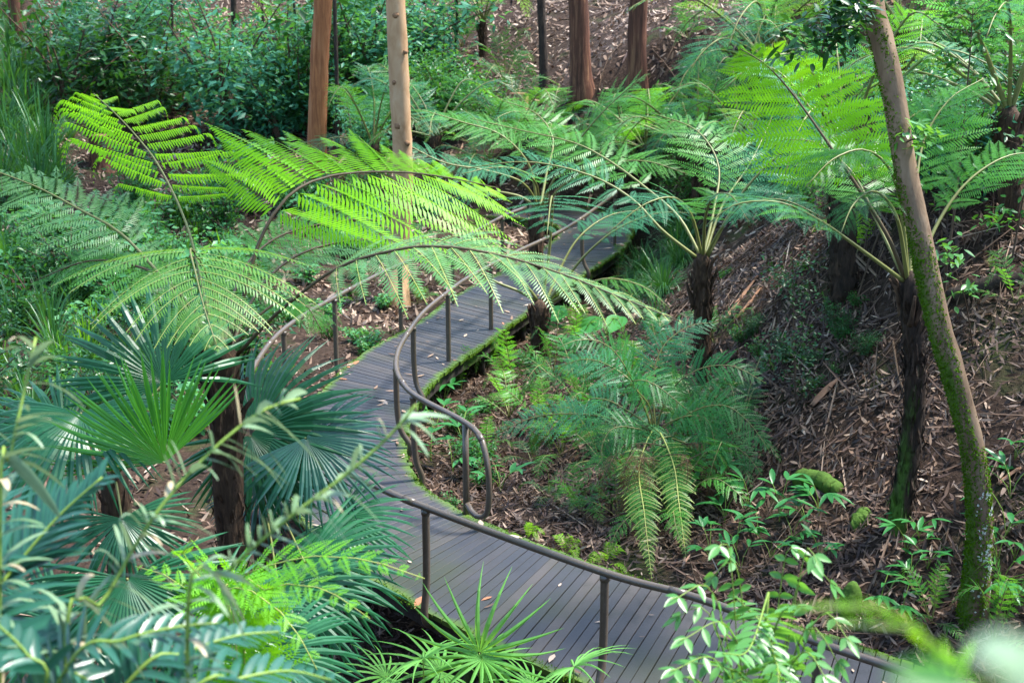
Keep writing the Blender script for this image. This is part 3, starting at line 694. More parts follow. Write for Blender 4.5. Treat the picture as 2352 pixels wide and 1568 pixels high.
for (x, y, hh, sc, keys, lab) in ((1330, 440, .5, 1.6, ['t_teal', 't_green'], 'tree fern left of the far deck corner, behind the slim dark-trunked one'), (1600, 480, 1.0, 1.9, ['t_teal', 't_green', 't_teal'], 'teal tree fern behind the bristly-stalked tree fern'), (1700, 490, 1.1, 1.8, ['t_teal', 't_pale'], 'teal tree fern between the bristly-stalked one and the mossy trunk'), (1850, 420, 1.0, 1.7, ['t_teal', 't_green'], 'tree fern behind the mossy dark trunk'), (1120, 430, .4, 1.5, ['t_green', 't_teal'], 'low tree fern behind the far left handrail'), (1900, 130, 1.0, 2.1, ['t_green', 't_teal'], 'green tree fern at the top, left of the leaning trunk'), (2290, 170, 1.0, 1.9, ['t_teal', 't_pale'], 'silvery tree fern at the top right corner'), (860, 420, .8, 1.7, ['t_teal', 't_green'], 'tree fern between the orange and pale trunks'), (1250, 425, .6, 1.6, ['t_green', 't_teal'], 'full tree fern right above the far end of the deck'), (1480, 450, 1.0, 1.8, ['t_green', 't_pale', 't_green'], 'full green tree fern left of the bristly-stalked one'), (1570, 450, 1.0, 1.9, ['t_pale', 't_green'], 'teal tree fern in the middle of the fern bank'), (1760, 300, 1.2, 2.1, ['t_teal', 't_pale', 't_green'], 'tree fern behind the bright upright frond'), (1180, 400, .5, 1.6, ['t_green', 't_teal'], 'tree fern in front of the broken stump')):
    h = hit(x, y); lib_tree_fern(lab, h, h + Z * hh, 9, sc, keys, .11)
# ------------------------------------------------------------------ palms
def fan_arrays(Rr, nseg=38, span=5.2, split=.56, droop=.38, fold=.22, seed=0, slim=1.0):
    rng = np.random.default_rng(seed); mb = MB()
    st = np.array([.02, .2, .38, .55, .72, .88, 1.0])
    hw = span / nseg / 2
    for k in range(nseg):
        th = -span / 2 + (k + .5) * span / nseg; rr = Rr * (.82 + .18 * math.cos(th * .6)) * rng.uniform(.94, 1.04)
        d = np.array([math.cos(th), math.sin(th), 0]); s = np.array([-math.sin(th), math.cos(th), 0])
        dz = droop * (1 + rng.normal(0, .25)); bend = rng.normal(0, .05); tip = rng.random() < .35
        V = []
        for u in st:
            r = rr * u; wmax = rr * split * math.tan(hw)
            w = r * math.tan(hw) if u < split else wmax * max(0.02, (1 - (u - split) / (1 - split)) ** .75) * 1.05
            w *= slim if u > .3 else 1
            z = .10 * r - dz * rr * max(0, u - .25) ** 2 * 1.6 - (tip * rr * .5 * max(0, u - .72) ** 1.5)
            c = d * r + s * bend * rr * u * u; c[2] += z
            V += [c - s * w, c + Z * (w * fold * 2.2), c + s * w]
        Q = []
        for a in range(len(st) - 1):
            for b in range(2): Q.append((a * 3 + b, a * 3 + b + 1, a * 3 + 4 + b, a * 3 + 3 + b))
        mb.add(V, Q, rng.random())
    return mb
FAN = {}
def fan_meshes(key, mat, n, **kw): FAN[key] = [fan_arrays(1.0, seed=i + 5, **kw).mesh('fan_' + key, [M[mat]], smooth=False) for i in range(n)]
fan_meshes('dark', 'palm_dark', 4, span=3.9); fan_meshes('bright', 'palm_bright', 2, droop=.06, span=2.5); fan_meshes('blue', 'palm_blue', 2, droop=.3, span=3.6)
fan_meshes('pale', 'palm_pale', 3, nseg=17, span=5.6, split=.16, droop=.3, slim=1.25, fold=.3)
def fan_leaf(root, key, hub, direction, normal, size, foot, which=0, stalk='stalk_olive', r=.009):
    o = np.array(root.location); d = nrm(direction); n = np.asarray(normal, float); n = nrm(n - d * (n @ d)); s = np.cross(n, d)
    f = obj('leaf', FAN[key][which % len(FAN[key])], root)
    ML = Matrix(((d[0], s[0], n[0], hub[0] - o[0]), (d[1], s[1], n[1], hub[1] - o[1]), (d[2], s[2], n[2], hub[2] - o[2]), (0, 0, 0, 1))) @ Matrix.Scale(size, 4)
    f.matrix_local = ML
    hub = np.asarray(hub, float); foot = np.asarray(foot, float); mid = (hub + foot) / 2 + Z * .12 * np.linalg.norm(hub - foot)
    C = smooth_curve([foot, mid, hub], 14)
    inv = np.array(ML.inverted())
    loc = (np.c_[C - o, np.ones(14)] @ inv.T)[:, :3]
    obj('leaf_stalk', MB().add(*tube(loc, np.linspace(r * 1.3, r * .8, 14) / size, 6)).mesh('leaf_stalk', [M[stalk]]), f)
    return f
def palm_trunk(root, base, top, r, mat='fibre'):
    C = smooth_curve([np.asarray(base) - Z * .2, (np.asarray(base) + top) / 2, top], 16)
    mb = MB().add(*tube(C, r, 12, True, .07)); n = 120; i = RNG.integers(1, 15, n); th = RNG.random(n) * 6.283
    o = np.stack([np.cos(th), np.sin(th), 0 * th], 1)
    mb.add(*strips(C[i] + o * r * .9, nrm(o * .35 + Z), o, RNG.uniform(.06, .2, n), .02, PROF_GRASS, 0, .3))
    obj('trunk', mb.mesh('trunk', [M[mat]], root.location), root)
V3 = lambda *a: np.array(a, float)
# palm A: left
top = px(262, 1090, 9.3); base = V3(top[0], top[1], gz(top[0], top[1])); pa = empty('fan_palm', base, 'fan palm at the left with one upright bright green fan and dark drooping fans', 'palm')
palm_trunk(pa, base, top, .10)
fan_leaf(pa, 'bright', px(378, 1062, 8.9), V3(-.42, -.1, 1), V3(.1, -1, .1), .80, top, 0)
fan_leaf(pa, 'dark', px(185, 948, 9.1), V3(.1, -.75, -.45), V3(0, -.5, .8), .74, top, 0)
fan_leaf(pa, 'dark', px(375, 880, 10.0), V3(-.5, .3, .85), V3(.3, -.9, .4), .84, top, 1)
fan_leaf(pa, 'dark', px(150, 1010, 9.6), V3(-.9, -.2, .1), V3(0, -.55, .85), .8, top, 2)
fan_leaf(pa, 'dark', px(280, 1190, 9.0), V3(.2, -.6, -.7), V3(.1, -.6, .6), .55, top, 3)
# palm B: between the big tree fern and the deck
top = px(600, 1180, 11.4); base = V3(top[0], top[1], gz(top[0], top[1])); pb = empty('fan_palm', base, 'fan palm with glossy blue-green fans hanging over the outer edge of the boardwalk', 'palm')
palm_trunk(pb, base, top, .09)
fan_leaf(pb, 'dark', px(585, 990, 11.1), V3(.75, .1, .50), V3(-.35, -.75, .6), .98, top, 0)
fan_leaf(pb, 'dark', px(575, 1000, 11.0), V3(.45, -.4, -.65), V3(.1, -.85, .5), .78, top, 1)
fan_leaf(pb, 'blue', px(702, 1005, 10.9), V3(.55, -.35, -.45), V3(.25, -.7, .65), .80, top, 0)
fan_leaf(pb, 'blue', px(600, 1112, 11.2), V3(.2, -.7, -.55), V3(0, -.7, .7), .55, top, 1)
fan_leaf(pb, 'dark', px(775, 1190, 10.6), V3(.6, -.4, -.3), V3(.1, -.6, .8), .66, top, 2)
fan_leaf(pb, 'dark', px(700, 1290, 10.0), V3(.65, -.45, -.45), V3(.2, -.7, .7), .85, top, 3)
fan_leaf(pb, 'dark', px(640, 1350, 9.6), V3(.3, -.7, -.65), V3(.1, -.8, .6), .85, top, 0)
# palm C: low, in front
top = px(330, 1480, 7.6); base = V3(top[0], top[1], gz(top[0], top[1])); pc = empty('fan_palm', base, 'low fan palm with a wide dark green fan behind the blurred stems at lower left', 'palm')
palm_trunk(pc, base, top, .08)
fan_leaf(pc, 'dark', px(292, 1328, 7.4), V3(.15, -.55, -.75), V3(0, -.75, .65), .72, top, 2)
fan_leaf(pc, 'dark', px(480, 1420, 7.6), V3(.7, -.3, -.3), V3(.1, -.7, .7), .6, top, 3)
fan_leaf(pc, 'dark', px(150, 1430, 7.3), V3(-.6, -.4, -.4), V3(-.1, -.7, .7), .6, top, 0)
fan_leaf(pc, 'dark', px(620, 1500, 7.5), V3(.8, -.2, -.4), V3(.1, -.6, .8), .6, top, 1)
# three young fan palms below the deck edge
for (hx, hy, d, lab, sz, extra) in (((1101), 1499, 8.9, 'young fan palm with tall upright blades, middle of three below the deck edge', .62, [(1, 0, 0)]), (972, 1512, 8.9, 'young fan palm with folded drooping blades, left of three below the deck edge', .46, []), (1318, 1530, 8.6, 'young fan palm with arching blades, right of three below the deck edge', .44, [])):
    hub = px(hx, hy, d); base = V3(hub[0], hub[1] + .15, gz(hub[0], hub[1] + .15)); r = empty('young_palm', base, lab, 'palm')
    if hx == 1101:
        fan_leaf(r, 'pale', hub, V3(.25, .1, 1), V3(-.1, -1, .25), sz, base, 0, 'stem_green', .006)
        fan_leaf(r, 'pale', hub + V3(.02, -.05, -.02), V3(.3, -.8, -.3), V3(.1, -.3, 1), sz * .7, base, 1, 'stem_green', .006)
    else:
        fan_leaf(r, 'pale', hub, V3(.3, -.5, .3), V3(.1, -.45, .9), sz, base, 2, 'stem_green', .006)
    fan_leaf(r, 'pale', hub + V3(-.28, .2, -.25), V3(-.7, -.3, .3), V3(0, -.3, 1), sz * .9, base, 1, 'stem_green', .006)
    fan_leaf(r, 'pale', hub + V3(.2, -.15, -.42), V3(.6, -.5, .1), V3(0, -.3, 1), sz * .9, base, 0, 'stem_green', .006)

def pieces(name, mb, n, mat, p0, parent):
    v = np.concatenate(mb.v); q = np.concatenate(mb.q); r = np.concatenate(mb.r); k = len(v) // n; kq = len(q) // n
    for i in range(n):
        obj(name, MB().add(v[i * k:(i + 1) * k], q[i * kq:(i + 1) * kq] - i * k, r[i * k:(i + 1) * k]).mesh(name, [M[mat]], p0), parent)
# feather palm fronds near the camera, lower left
def feather(root, pts, Ls, n, W, mat, stalk, seed=0, vang=.5, droop=.25, r=.012, fwd=.5):
    rng = np.random.default_rng(seed); o = np.array(root.location); C = smooth_curve(pts, 50); p0 = C[0]
    t = np.linspace(.12, .99, n); s = np.linspace(0, 1, 50)
    P = np.stack([np.interp(t, s, C[:, i]) for i in range(3)], 1); Tg = nrm(np.gradient(C, axis=0)); Tn = nrm(np.stack([np.interp(t, s, Tg[:, i]) for i in range(3)], 1))
    S = nrm(np.cross(Tn, V3(0, -.25, 1))); N = np.cross(S, Tn); mb = MB()
    l = Ls * np.clip(.55 + 2 * t, 0, 1) * np.maximum(1 - t ** 3.2, .22)
    for sd in (1, -1):
        D = nrm(S * sd + Tn * (fwd + .5 * t)[:, None] + N * vang + rng.normal(0, .05, (n, 3)))
        v, q, rr = strips(P, D, N * 1.0 + S * sd * -.4, l * rng.uniform(.92, 1.05, n), W, PROF_GRASS, droop * rng.uniform(.7, 1.5, n), .16, rng.random(n))
        mb.add(v, q, rr)
    f = obj('frond', MB().add(*tube(C, np.linspace(r, .003, 50), 6)).mesh('frond', [M[stalk]], p0), root, p0 - o)
    pieces('leaflet', mb, 2 * n, mat, p0, f); return f
b = V3(-2.3, 3.6, gz(-2.3, 3.6)); fp = empty('feather_palm', b, 'glossy blue-green feather palm, out of focus in the lower left corner', 'palm')
palm_trunk(fp, b, V3(-2.25, 3.6, 3.55), .09)
c0 = V3(-2.25, 3.6, 3.5)
feather(fp, [c0, px(-60, 1400, 3.8), px(10, 1330, 3.9), px(130, 1190, 4.0), px(235, 1095, 4.05)], .46, 62, .020, 'palm_blue', 'stem_green', 1, .35, .2, fwd=.8)
feather(fp, [c0, px(-150, 1450, 3.6), px(0, 1480, 3.5), px(90, 1500, 3.4), px(200, 1560, 3.4)], .40, 40, .028, 'palm_blue', 'stem_green', 2)
feather(fp, [c0, px(-120, 1300, 4.0), px(-60, 1150, 4.3), px(-20, 1060, 4.5)], .44, 40, .028, 'palm_blue', 'stem_green', 3)
b = V3(-1.5, 3.3, gz(-1.5, 3.3)); fp = empty('feather_palm', b, 'feather palm with short pale leaflets along the bottom edge, out of focus', 'palm')
palm_trunk(fp, b, V3(-1.5, 3.3, 3.2), .08)
c0 = V3(-1.5, 3.3, 3.25)
feather(fp, [c0, px(300, 1560, 3.5), px(420, 1500, 3.6), px(540, 1460, 3.7), px(640, 1450, 3.8)], .24, 34, .026, 'palm_blue', 'stem_green', 4, .4)
feather(fp, [c0, px(150, 1540, 3.3), px(280, 1470, 3.3), px(400, 1440, 3.35), px(500, 1430, 3.4)], .24, 30, .022, 'palm_blue', 'stem_green', 5, .4)
feather(fp, [c0, px(420, 1600, 3.4), px(540, 1560, 3.5), px(660, 1540, 3.6), px(760, 1560, 3.7)], .26, 30, .026, 'palm_blue', 'stem_green', 6, .4)
feather(fp, [c0, px(100, 1600, 3.2), px(60, 1500, 3.2), px(-20, 1420, 3.2)], .26, 26, .026, 'palm_blue', 'stem_green', 7, .4)

# three strap-leaved stems, out of focus
def strap_stem(label, pts, n, L, seed, base):
    rng = np.random.default_rng(seed); r = empty('strap_leaf_stem', base, label, 'plant'); C = smooth_curve([base] + pts, 70)
    obj('stem', MB().add(*tube(C, np.linspace(.010, .004, 70), 6)).mesh('stem', [M['stem_green']], base), r)
    t = np.sort(rng.uniform(.5, 1.0, n)); s = np.linspace(0, 1, 70)
    P = np.stack([np.interp(t, s, C[:, i]) for i in range(3)], 1); Tg = nrm(np.gradient(C, axis=0)); Tn = np.stack([np.interp(t, s, Tg[:, i]) for i in range(3)], 1)
    th = rng.random(n) * 6.283; A = nrm(np.cross(Tn, V3(.3, 1, .1))); B = np.cross(Tn, A)
    D = A * np.cos(th)[:, None] + B * np.sin(th)[:, None] * .8 + Tn * .45 + V3(.1, -.05, .15)
    for k in range(n):
        v, q, rr = strips(P[k:k + 1], D[k:k + 1], nrm(Tn[k:k + 1] + .2 * Z), L * rng.uniform(.6, 1.2), rng.uniform(.016, .024), ((0, .6), (.2, 1), (.45, 1), (.7, .9), (.9, .6), (1, .2)), rng.uniform(.25, .8), .12, np.array([rng.random()]))
        obj('leaf', MB().add(v, q, rr).mesh('leaf', [M['stem_leaf']], base), r)
    return r
strap_stem('out-of-focus upright stem of strap leaves at the left edge', P3((0, 1250, 3.6), (22, 1060, 3.7), (55, 900, 3.8), (82, 775, 3.9)), 64, .18, 1, V3(-1.6, 3.4, gz(-1.6, 3.4)))
strap_stem('out-of-focus slanting stem of strap leaves ending in front of the tree-fern trunk', P3((150, 1560, 3.4), (240, 1380, 3.5), (350, 1190, 3.6), (470, 1050, 3.7), (600, 945, 3.8), (690, 915, 3.85)), 84, .18, 2, V3(-1.25, 3.3, gz(-1.25, 3.3)))
strap_stem('out-of-focus stem of strap leaves with its tip across the boardwalk', P3((430, 1500, 3.3), (520, 1320, 3.35), (650, 1200, 3.4), (800, 1085, 3.45), (905, 990, 3.5), (955, 930, 3.5)), 96, .13, 3, V3(-.85, 3.2, gz(-.85, 3.2)))

# bright bracken in front of the deck's outer edge
b0 = px(560, 1620, 6.60); b = V3(b0[0], b0[1], gz(b0[0], b0[1]))
fb = empty('bracken_fern', b, 'bright lime-green fern in front of the dark fan palm, beside the near rail post', 'fern')
M['bracken'] = leafmat('bracken', (.100, .290, .030), (.170, .410, .045), .42, rough=.42)
bl = [((560, 1450, 6.70), (560, 1330, 6.70), (650, 1290, 6.60), (760, 1275, 6.50), (880, 1295, 6.40), (975, 1328, 6.30)), ((540, 1450, 6.60), (500, 1370, 6.50), (560, 1350, 6.30), (640, 1400, 6.10), (700, 1480, 6.00), (740, 1560, 5.90)), ((530, 1450, 6.60), (470, 1340, 6.60), (430, 1290, 6.50), (420, 1260, 6.40), (450, 1240, 6.30)), ((560, 1450, 6.60), (600, 1360, 6.50), (690, 1340, 6.40), (780, 1370, 6.20), (850, 1420, 6.10)), ((540, 1470, 6.60), (460, 1380, 6.80), (380, 1320, 6.90), (310, 1300, 7.00))]
for k, pl in enumerate(bl):
    add_frond(fb, [b] + P3(*pl), .36, 'bracken', 'rib_yellow', None, split=True, n=22, m=16, start=.45, fwd=.38, droop=.12, plw=.17, gap=.9, up=(0, -.45, .9), seed=80 + k, r0=.006, base=.9, taper=2.4)

# ------------------------------------------------------------------ trees
def crown_mesh(name, rad, nclump, nleaf, mat, seed, size=.2):
    rng = np.random.default_rng(seed); mb = MB(); limbs = MB()
    for k in range(nclump):
        d = nrm(rng.normal(size=3) * [1, 1, .55]); c = d * rad * rng.uniform(.35, 1.0) * [1, 1, .6]; r = rng.uniform(.6, 1.2)
        n = nleaf; o = nrm(rng.normal(size=(n, 3))) * r * rng.random((n, 1)) ** .4 * [1, 1, .6]
        D = nrm(rng.normal(size=(n, 3)) + [0, 0, -.7])
        mb.add(*strips(c + o, D, rng.normal(size=(n, 3)), rng.uniform(.6, 1.2, n) * size, size * .34, PROF_LEAF, .2, 0, rng.random(n)))
        limbs.add(*tube(smooth_curve([V3(0, 0, -rad * .75), c * .5 + V3(0, 0, -.4), c], 8), np.linspace(.07, .015, 8), 6))
    return mb.mesh(name, [M[mat]]), limbs.mesh('limbs', [M['twig']])
CROWN = [crown_mesh('crown', 4.2, 26, 110, 'canopy', s) for s in (1, 2, 3)]
def tree(label, pts, rad, mat, up=15.0, crown=1.0, lean=(0, 0), name='tree', k=16, rough=.03, moss=False):
    """pts from the foot up; the trunk goes on above the frame to its crown"""
    pts = [np.asarray(p, float) for p in pts]; b = pts[0].copy(); d = nrm(pts[-1] - pts[-2])
    t = pts[-1]; ext = [t + (d * .6 + V3(lean[0], lean[1], 0) * i * .3 + Z * .4) * (up - t[2]) * i / 3 for i in (1, 2, 3)]
    C = smooth_curve([b - Z * .3] + pts[:1] + pts[1:] + ext, 70)
    s = np.linspace(0, 1, 70); zz = C[:, 2] - b[2]
    rr = rad * np.interp(zz, [-.3, .0, .35, 1.2, 6, 18], [1.45, 1.35, 1.12, 1.0, .93, .6])
    r = empty(name, b, label, 'tree')
    obj('trunk', MB().add(*tube(C, rr, k, True, rough)).mesh('trunk', [M[mat]], b), r)
    if moss:
        n = 26000; i = RNG.integers(0, 44, n); f = RNG.random((n, 1)); c = C[i] * (1 - f) + C[i + 1] * f; th = RNG.uniform(0, 6.283, n)
        o = np.stack([np.cos(th), np.sin(th), 0 * th], 1); h_ = c[:, 2] - b[2]
        side = -o[:, 0] * .8 - o[:, 1] * .45
        m_ = side + .55 * np.sin(2.6 * h_ + 1.5 * np.sin(3 * th)) + .35 * np.sin(7.3 * h_ + 2 * th) + .2 * RNG.normal(size=n) - np.interp(h_, [0, .8, 2.6, 3.4, 4.5, 8], [.1, -.2, -.1, .62, .72, .7])
        k_ = m_ > 0; n = int(k_.sum()); P = c[k_] + o[k_] * (rr[i[k_]] * .99)[:, None]
        n2 = 1500; th = RNG.normal(-.55, .55, n2); hh = RNG.uniform(.05, 1.15, n2); k2 = np.sin(9 * hh + 3 * th) + np.sin(23 * hh - 5 * th) + RNG.normal(0, .5, n2) > .5; th, hh = th[k2], hh[k2]; n2 = len(th)
        ic = np.array([np.argmin(np.abs(zz - x)) for x in hh]); o2 = np.stack([np.cos(th), np.sin(th), 0 * th], 1); P2 = C[ic] * [1, 1, 0] + o2 * (rr[ic] * 1.02)[:, None] + Z * (hh + b[2])[:, None]
        obj('lichen', MB().add(*strips(P2, nrm(np.cross(o2, RNG.normal(size=(n2, 3)))), o2, RNG.uniform(.015, .04, n2), .022, PROF_LEAF, 0, 0)).mesh('lichen', [M['lichen']], b), r, kind='stuff')
        obj('moss', MB().add(*strips(P, nrm(o[k_] + RNG.normal(0, .7, (n, 3))), RNG.normal(size=(n, 3)), RNG.uniform(.010, .030, n), .016, PROF_LEAF, .2, 0)).mesh('moss', [M['moss_tuft']], b), r, kind='stuff')
    if crown:
        cm, lm = CROWN[len(label) % 3]
        c = obj('crown', cm, r, C[-1] - b + Z * 1.5); c.rotation_euler.z = random.uniform(0, 6.28); c.scale = (crown,) * 3
        obj('limbs', lm, c)
    return r
h = hit(727, 440); tree('tree with a smooth orange-brown trunk behind the bright frond', [h] + P3((728, 340, h[1]), (730, 250, h[1]), (735, 120, h[1]), (743, -20, h[1])), .205, 'bark_orange', 14, 1.2)
tree('pale tan trunk with knots, right of the orange tree, standing behind the left handrail', [hit(912, 700)] + P3((914, 600, 23.9), (922, 480, 23.9), (926, 380, 23.9), (920, 250, 23.9), (914, 120, 23.9), (908, -20, 23.9)), .172, 'bark_pale', 13, 1.2)
pale = [o for o in COL.objects if o.get('label', '').startswith('pale tan')][0]
for (kx, ky, kr) in ((908, 35, .05), (932, 120, .03), (913, 290, .045), (935, 330, .04), (905, 190, .03)):
    c = px(kx, ky, 23.9 - .16); v, q = tube([c + V3(0, .05, 0), c - V3(0, .0, 0), c - V3(0, .010, -.003), c - V3(0, .016, -.004)], [kr * 1.3, kr * 1.1, kr * .75, kr * .3], 12, True, .12)
    obj('knot', MB().add(v, q).mesh('knot', [M['wood_cut']], pale.location), pale)
h = hit(1250, 200); tree('thin dark rough trunk on the back slope, leftmost of three', [h] + P3((1247, 100, h[1]), (1242, -20, h[1])), .10, 'bark_dark', 14, .9)
h = hit(1337, 216); tree('red-brown trunk with peeling bark, middle of three on the back slope', [h] + P3((1332, 120, h[1]), (1328, 0, h[1]), (1325, -40, h[1])), .225, 'bark_red', 16, 1.1)
h = hit(1463, 208); tree('red-brown trunk with a pale strip, rightmost of three on the back slope', [h] + P3((1463, 100, h[1]), (1467, 0, h[1]), (1468, -40, h[1])), .205, 'bark_red', 16, 1.1)
h = hit(463, 140); tree('slender grey sapling trunk at the top left, left of a matching one', [h] + P3((461, 70, h[1]), (458, -20, h[1])), .07, 'bark_dark', 9, .6)
h = hit(537, 160); tree('slender brown sapling trunk at the top left, right of a matching one', [h] + P3((537, 80, h[1]), (536, -20, h[1])), .08, 'bark_dark', 9, .6)
h = hit(776, 330); tree('very thin dark sapling trunk just right of the orange tree', [h] + P3((774, 200, h[1]), (770, 60, h[1]), (768, -20, h[1])), .05, 'bark_dark', 8, .5)
h = hit(42, 130); tree('brown trunk behind tall grass in the top left corner', [h] + P3((36, 60, h[1]), (28, -30, h[1])), .16, 'bark_red', 12, .9)
D = hit(2226, 1410)[1]
tree('leaning tan trunk with green moss down its left side, large at the right', [hit(2236, 1412)] + P3((2246, 1300, D), (2250, 1190, D), (2234, 1030, D), (2190, 860, D + .05), (2150, 720, D + .1), (2112, 540, D + .2), (2078, 380, D + .3), (2050, 200, D + .4), (2018, 60, D + .5), (1998, -40, D + .6)), .098, 'bark_lean', 12, 1.0, k=28, rough=.03, moss=True)
h = hit(905, 40); tree('dark slim trunk in the shrubs at the top centre', [h] + P3((985, 0, h[1]), (985, -30, h[1])), .05, 'bark_dark', 9, .5)
h = hit(392, 230); tree('thin bent sapling stem in the left background, leftmost', [h] + P3((397, 145, h[1]), (396, 60, h[1])), .035, 'bark_dark', 7, .35)
h = hit(612, 210); tree('thin bent sapling stem left of the orange trunk', [h] + P3((611, 125, h[1]), (604, 40, h[1])), .035, 'bark_dark', 7, .35)
h = hit(680, 130); tree('thin dark stem just left of the orange trunk', [h] + P3((679, 55, h[1]), (672, -20, h[1])), .035, 'bark_dark', 7, .35)
h = hit(1042, 160); tree('thin grey stem left of the clump ferns', [h] + P3((1049, 70, h[1]), (1050, -20, h[1])), .035, 'bark_dark', 7, .35)
# unseen canopy trees, added to shade the scene and narrow the open sky
for (x, y, lab, r_) in ((16.5, 13, 'tall tree on the right slope beyond the right edge of the picture', .25), (12.5, 9, 'tall tree right of the camera, outside the picture', .25), (-11, 20, 'tall tree beyond the left edge, farther one', .25), (-9, 9, 'tall tree beyond the left edge, nearer one', .25), (-5, -6, 'tall tree behind the camera on the left', .25), (4, -7, 'tall tree behind the camera on the right', .25), (-13, 31, 'tall tree at the back left, outside the picture', .25), (9, 2, 'tall tree right of the camera, nearer one', .25)):
    z = gz(x, y); tree(lab, [V3(x, y, z), V3(x, y, z + 3), V3(x - .1, y, z + 6)], r_, 'bark_red', z + 11, 1.3)

def stump(label, foot, w, hgt, mat='bark_red', tilt=(0, 0)):
    b = hit(*foot); r = empty('tree_stump', b, label, 'stump')
    C = smooth_curve([b - Z * .15, b + Z * hgt * .35, b + V3(tilt[0], tilt[1], hgt)], 10)
    obj('stump_wood', MB().add(*tube(C, w * np.array([1.5, 1.35, 1.2, 1.1, 1.05, 1, 1, .98, .97, .95]), 16, False, .06)).mesh('stump_wood', [M[mat]], b), r)
    top = C[-1]; obj('cut_face', MB().add(*tube([top - Z * .05, top - Z * .01, top + Z * .005], w * .97, 16, True, .03)).mesh('cut_face', [M['wood_cut']], b), r)
stump('sawn tree stump in a litter clearing at the upper left', (233, 385), .24, .75)
stump('pale broken stump in front of the shrubs, left of the three brown trunks', (1192, 275), .22, .6, 'bark_pale')
b_ = hit(1950, 1400); r_ = empty('tree_stump', b_, 'small moss-covered stump right of the near boardwalk, below the leaning trunk', 'stump'); obj('stump_wood', MB().add(*tube(smooth_curve([b_ - Z * .1, b_ + V3(.01, 0, .12), b_ + V3(.03, 0, .27)], 12), .12 * np.array([1.3, 1.2, 1.1, 1, .95, .9, .85, .8, .7, .6, .45, .2]), 16, True, .10)).mesh('stump_wood', [M['log_moss']], b_), r_)

# mossy logs and fallen wood on the slope
def log(label, a, b, r, mat):
    A, B = hit(*a), hit(*b); A[2] += r * .6; B[2] += r * .6; o = A.copy()
    e = empty('log', o, label, 'log'); A[2] -= r * .35; B[2] -= r * .45; C = smooth_curve([A, (A + B) / 2 + V3(.03, 0, .02), B], 22) + RNG.normal(0, .006, (22, 3))
    obj('log_wood', MB().add(*tube(C, r * np.interp(np.linspace(0, 1, 22), [0, .06, .5, .9, 1], [.75, 1, 1.05, .9, .6]) * RNG.uniform(.92, 1.08, 22), 18, True, .055)).mesh('log_wood', [M[mat]], o), e); return e
log('short moss-covered log lying among palm seedlings on the right slope', (1830, 1105), (1930, 1135), .105, 'log_moss')
log('mossy log end sticking up below the moss-covered log', (1965, 1215), (1985, 1185), .08, 'log_moss')
log('dark fallen log on the slope at the right edge', (2180, 690), (2352, 640), .09, 'bark_dark')

# ------------------------------------------------------------------ leaf litter, twigs and bark
def slope_normal(x, y):
    e = .15; zx = (ground(x + e, y) - ground(x - e, y)) / (2 * e); zy = (ground(x, y + e) - ground(x, y - e)) / (2 * e)
    return nrm(np.stack([-zx, -zy, np.ones_like(zx)], 1))
def scatter_pts(n, x0, x1, y0, y1, margin=520):
    x = RNG.uniform(x0, x1, n); y = RNG.uniform(y0, y1, n); z = ground(x, y); u, v = project(np.stack([x, y, z], 1))
    k = (u > -margin) & (u < 2352 + margin) & (v > -margin) & (v < 1568 + margin); return x[k], y[k], z[k]
def litter(name, n, box, L, W, lift, seed, curlr=(-.45, .45), be=(1.35, 2.2)):
    x, y, z = scatter_pts(n, *box)
    dr = np.sin(2.3 * x + 1.1 * np.sin(1.7 * y)) + np.sin(2.9 * y - 1.3 * x + 2 * np.sin(.9 * x)) + .8 * np.sin(6.1 * x + 4.7 * y); kp = RNG.random(len(x)) < np.clip(.72 + .28 * dr, .3, 1)
    x, y, z = x[kp], y[kp], z[kp]; k = len(x); N = slope_normal(x, y); N = nrm(N + RNG.normal(0, .42, (k, 3)))
    th = RNG.random(k) * 6.283; A = nrm(np.cross(N, V3(.3, 1, .2))); B = np.cross(N, A)
    D = A * np.cos(th)[:, None] + B * np.sin(th)[:, None]
    l = RNG.uniform(*L, k); P = np.stack([x, y, z + RNG.uniform(.003, lift, k)], 1) - D * l[:, None] / 2
    mb = MB().add(*strips(P, D, N, l, l * RNG.uniform(*W, k), ((0, .1), (.33, 1), (.7, .8), (1, .05)), RNG.uniform(*curlr, k), 0, RNG.beta(*be, k)))
    o = obj(name, mb.mesh(name, [M['dead_leaf']]), kind='stuff'); return o
tag(litter('leaf_litter', 150000, (-1.8, 11.5, 8.5, 22), (.035, .17), (.11, .26), .07, 1, be=(1.15, 2.9)), 'brown fallen gum leaves covering the right slope', 'leaf litter', kind='stuff')
tag(litter('leaf_litter', 60000, (-14, 12, 22, 50), (.09, .22), (.20, .36), .05, 2, be=(2.2, 1.9)), 'pinkish brown leaf litter on the back slope', 'leaf litter', kind='stuff')
tag(litter('leaf_litter', 14000, (-9, -1.5, 9, 26), (.07, .18), (.16, .30), .05, 3), 'fallen leaves under the plants left of the boardwalk', 'leaf litter', kind='stuff')
def twigs(label, n, box, L, r):
    x, y, z = scatter_pts(n, *box); mb = MB()
    for i in range(len(x)):
        a = random.uniform(0, 6.283); l = random.uniform(*L); d = V3(math.cos(a), math.sin(a), 0); c = V3(x[i], y[i], z[i] + .03)
        p = [c - d * l / 2, c + V3(random.gauss(0, .03), random.gauss(0, .03), random.uniform(.0, .05)), c + d * l / 2]
        for j in (0, 2): p[j] = V3(p[j][0], p[j][1], gz(p[j][0], p[j][1]) + random.uniform(.01, .07))
        mb.add(*tube(smooth_curve(p, 6), r * random.uniform(.5, 1.4), 4), random.random())
    tag(obj('twigs', mb.mesh('twigs', [M['twig']]), kind='stuff'), label, 'twigs', kind='stuff')
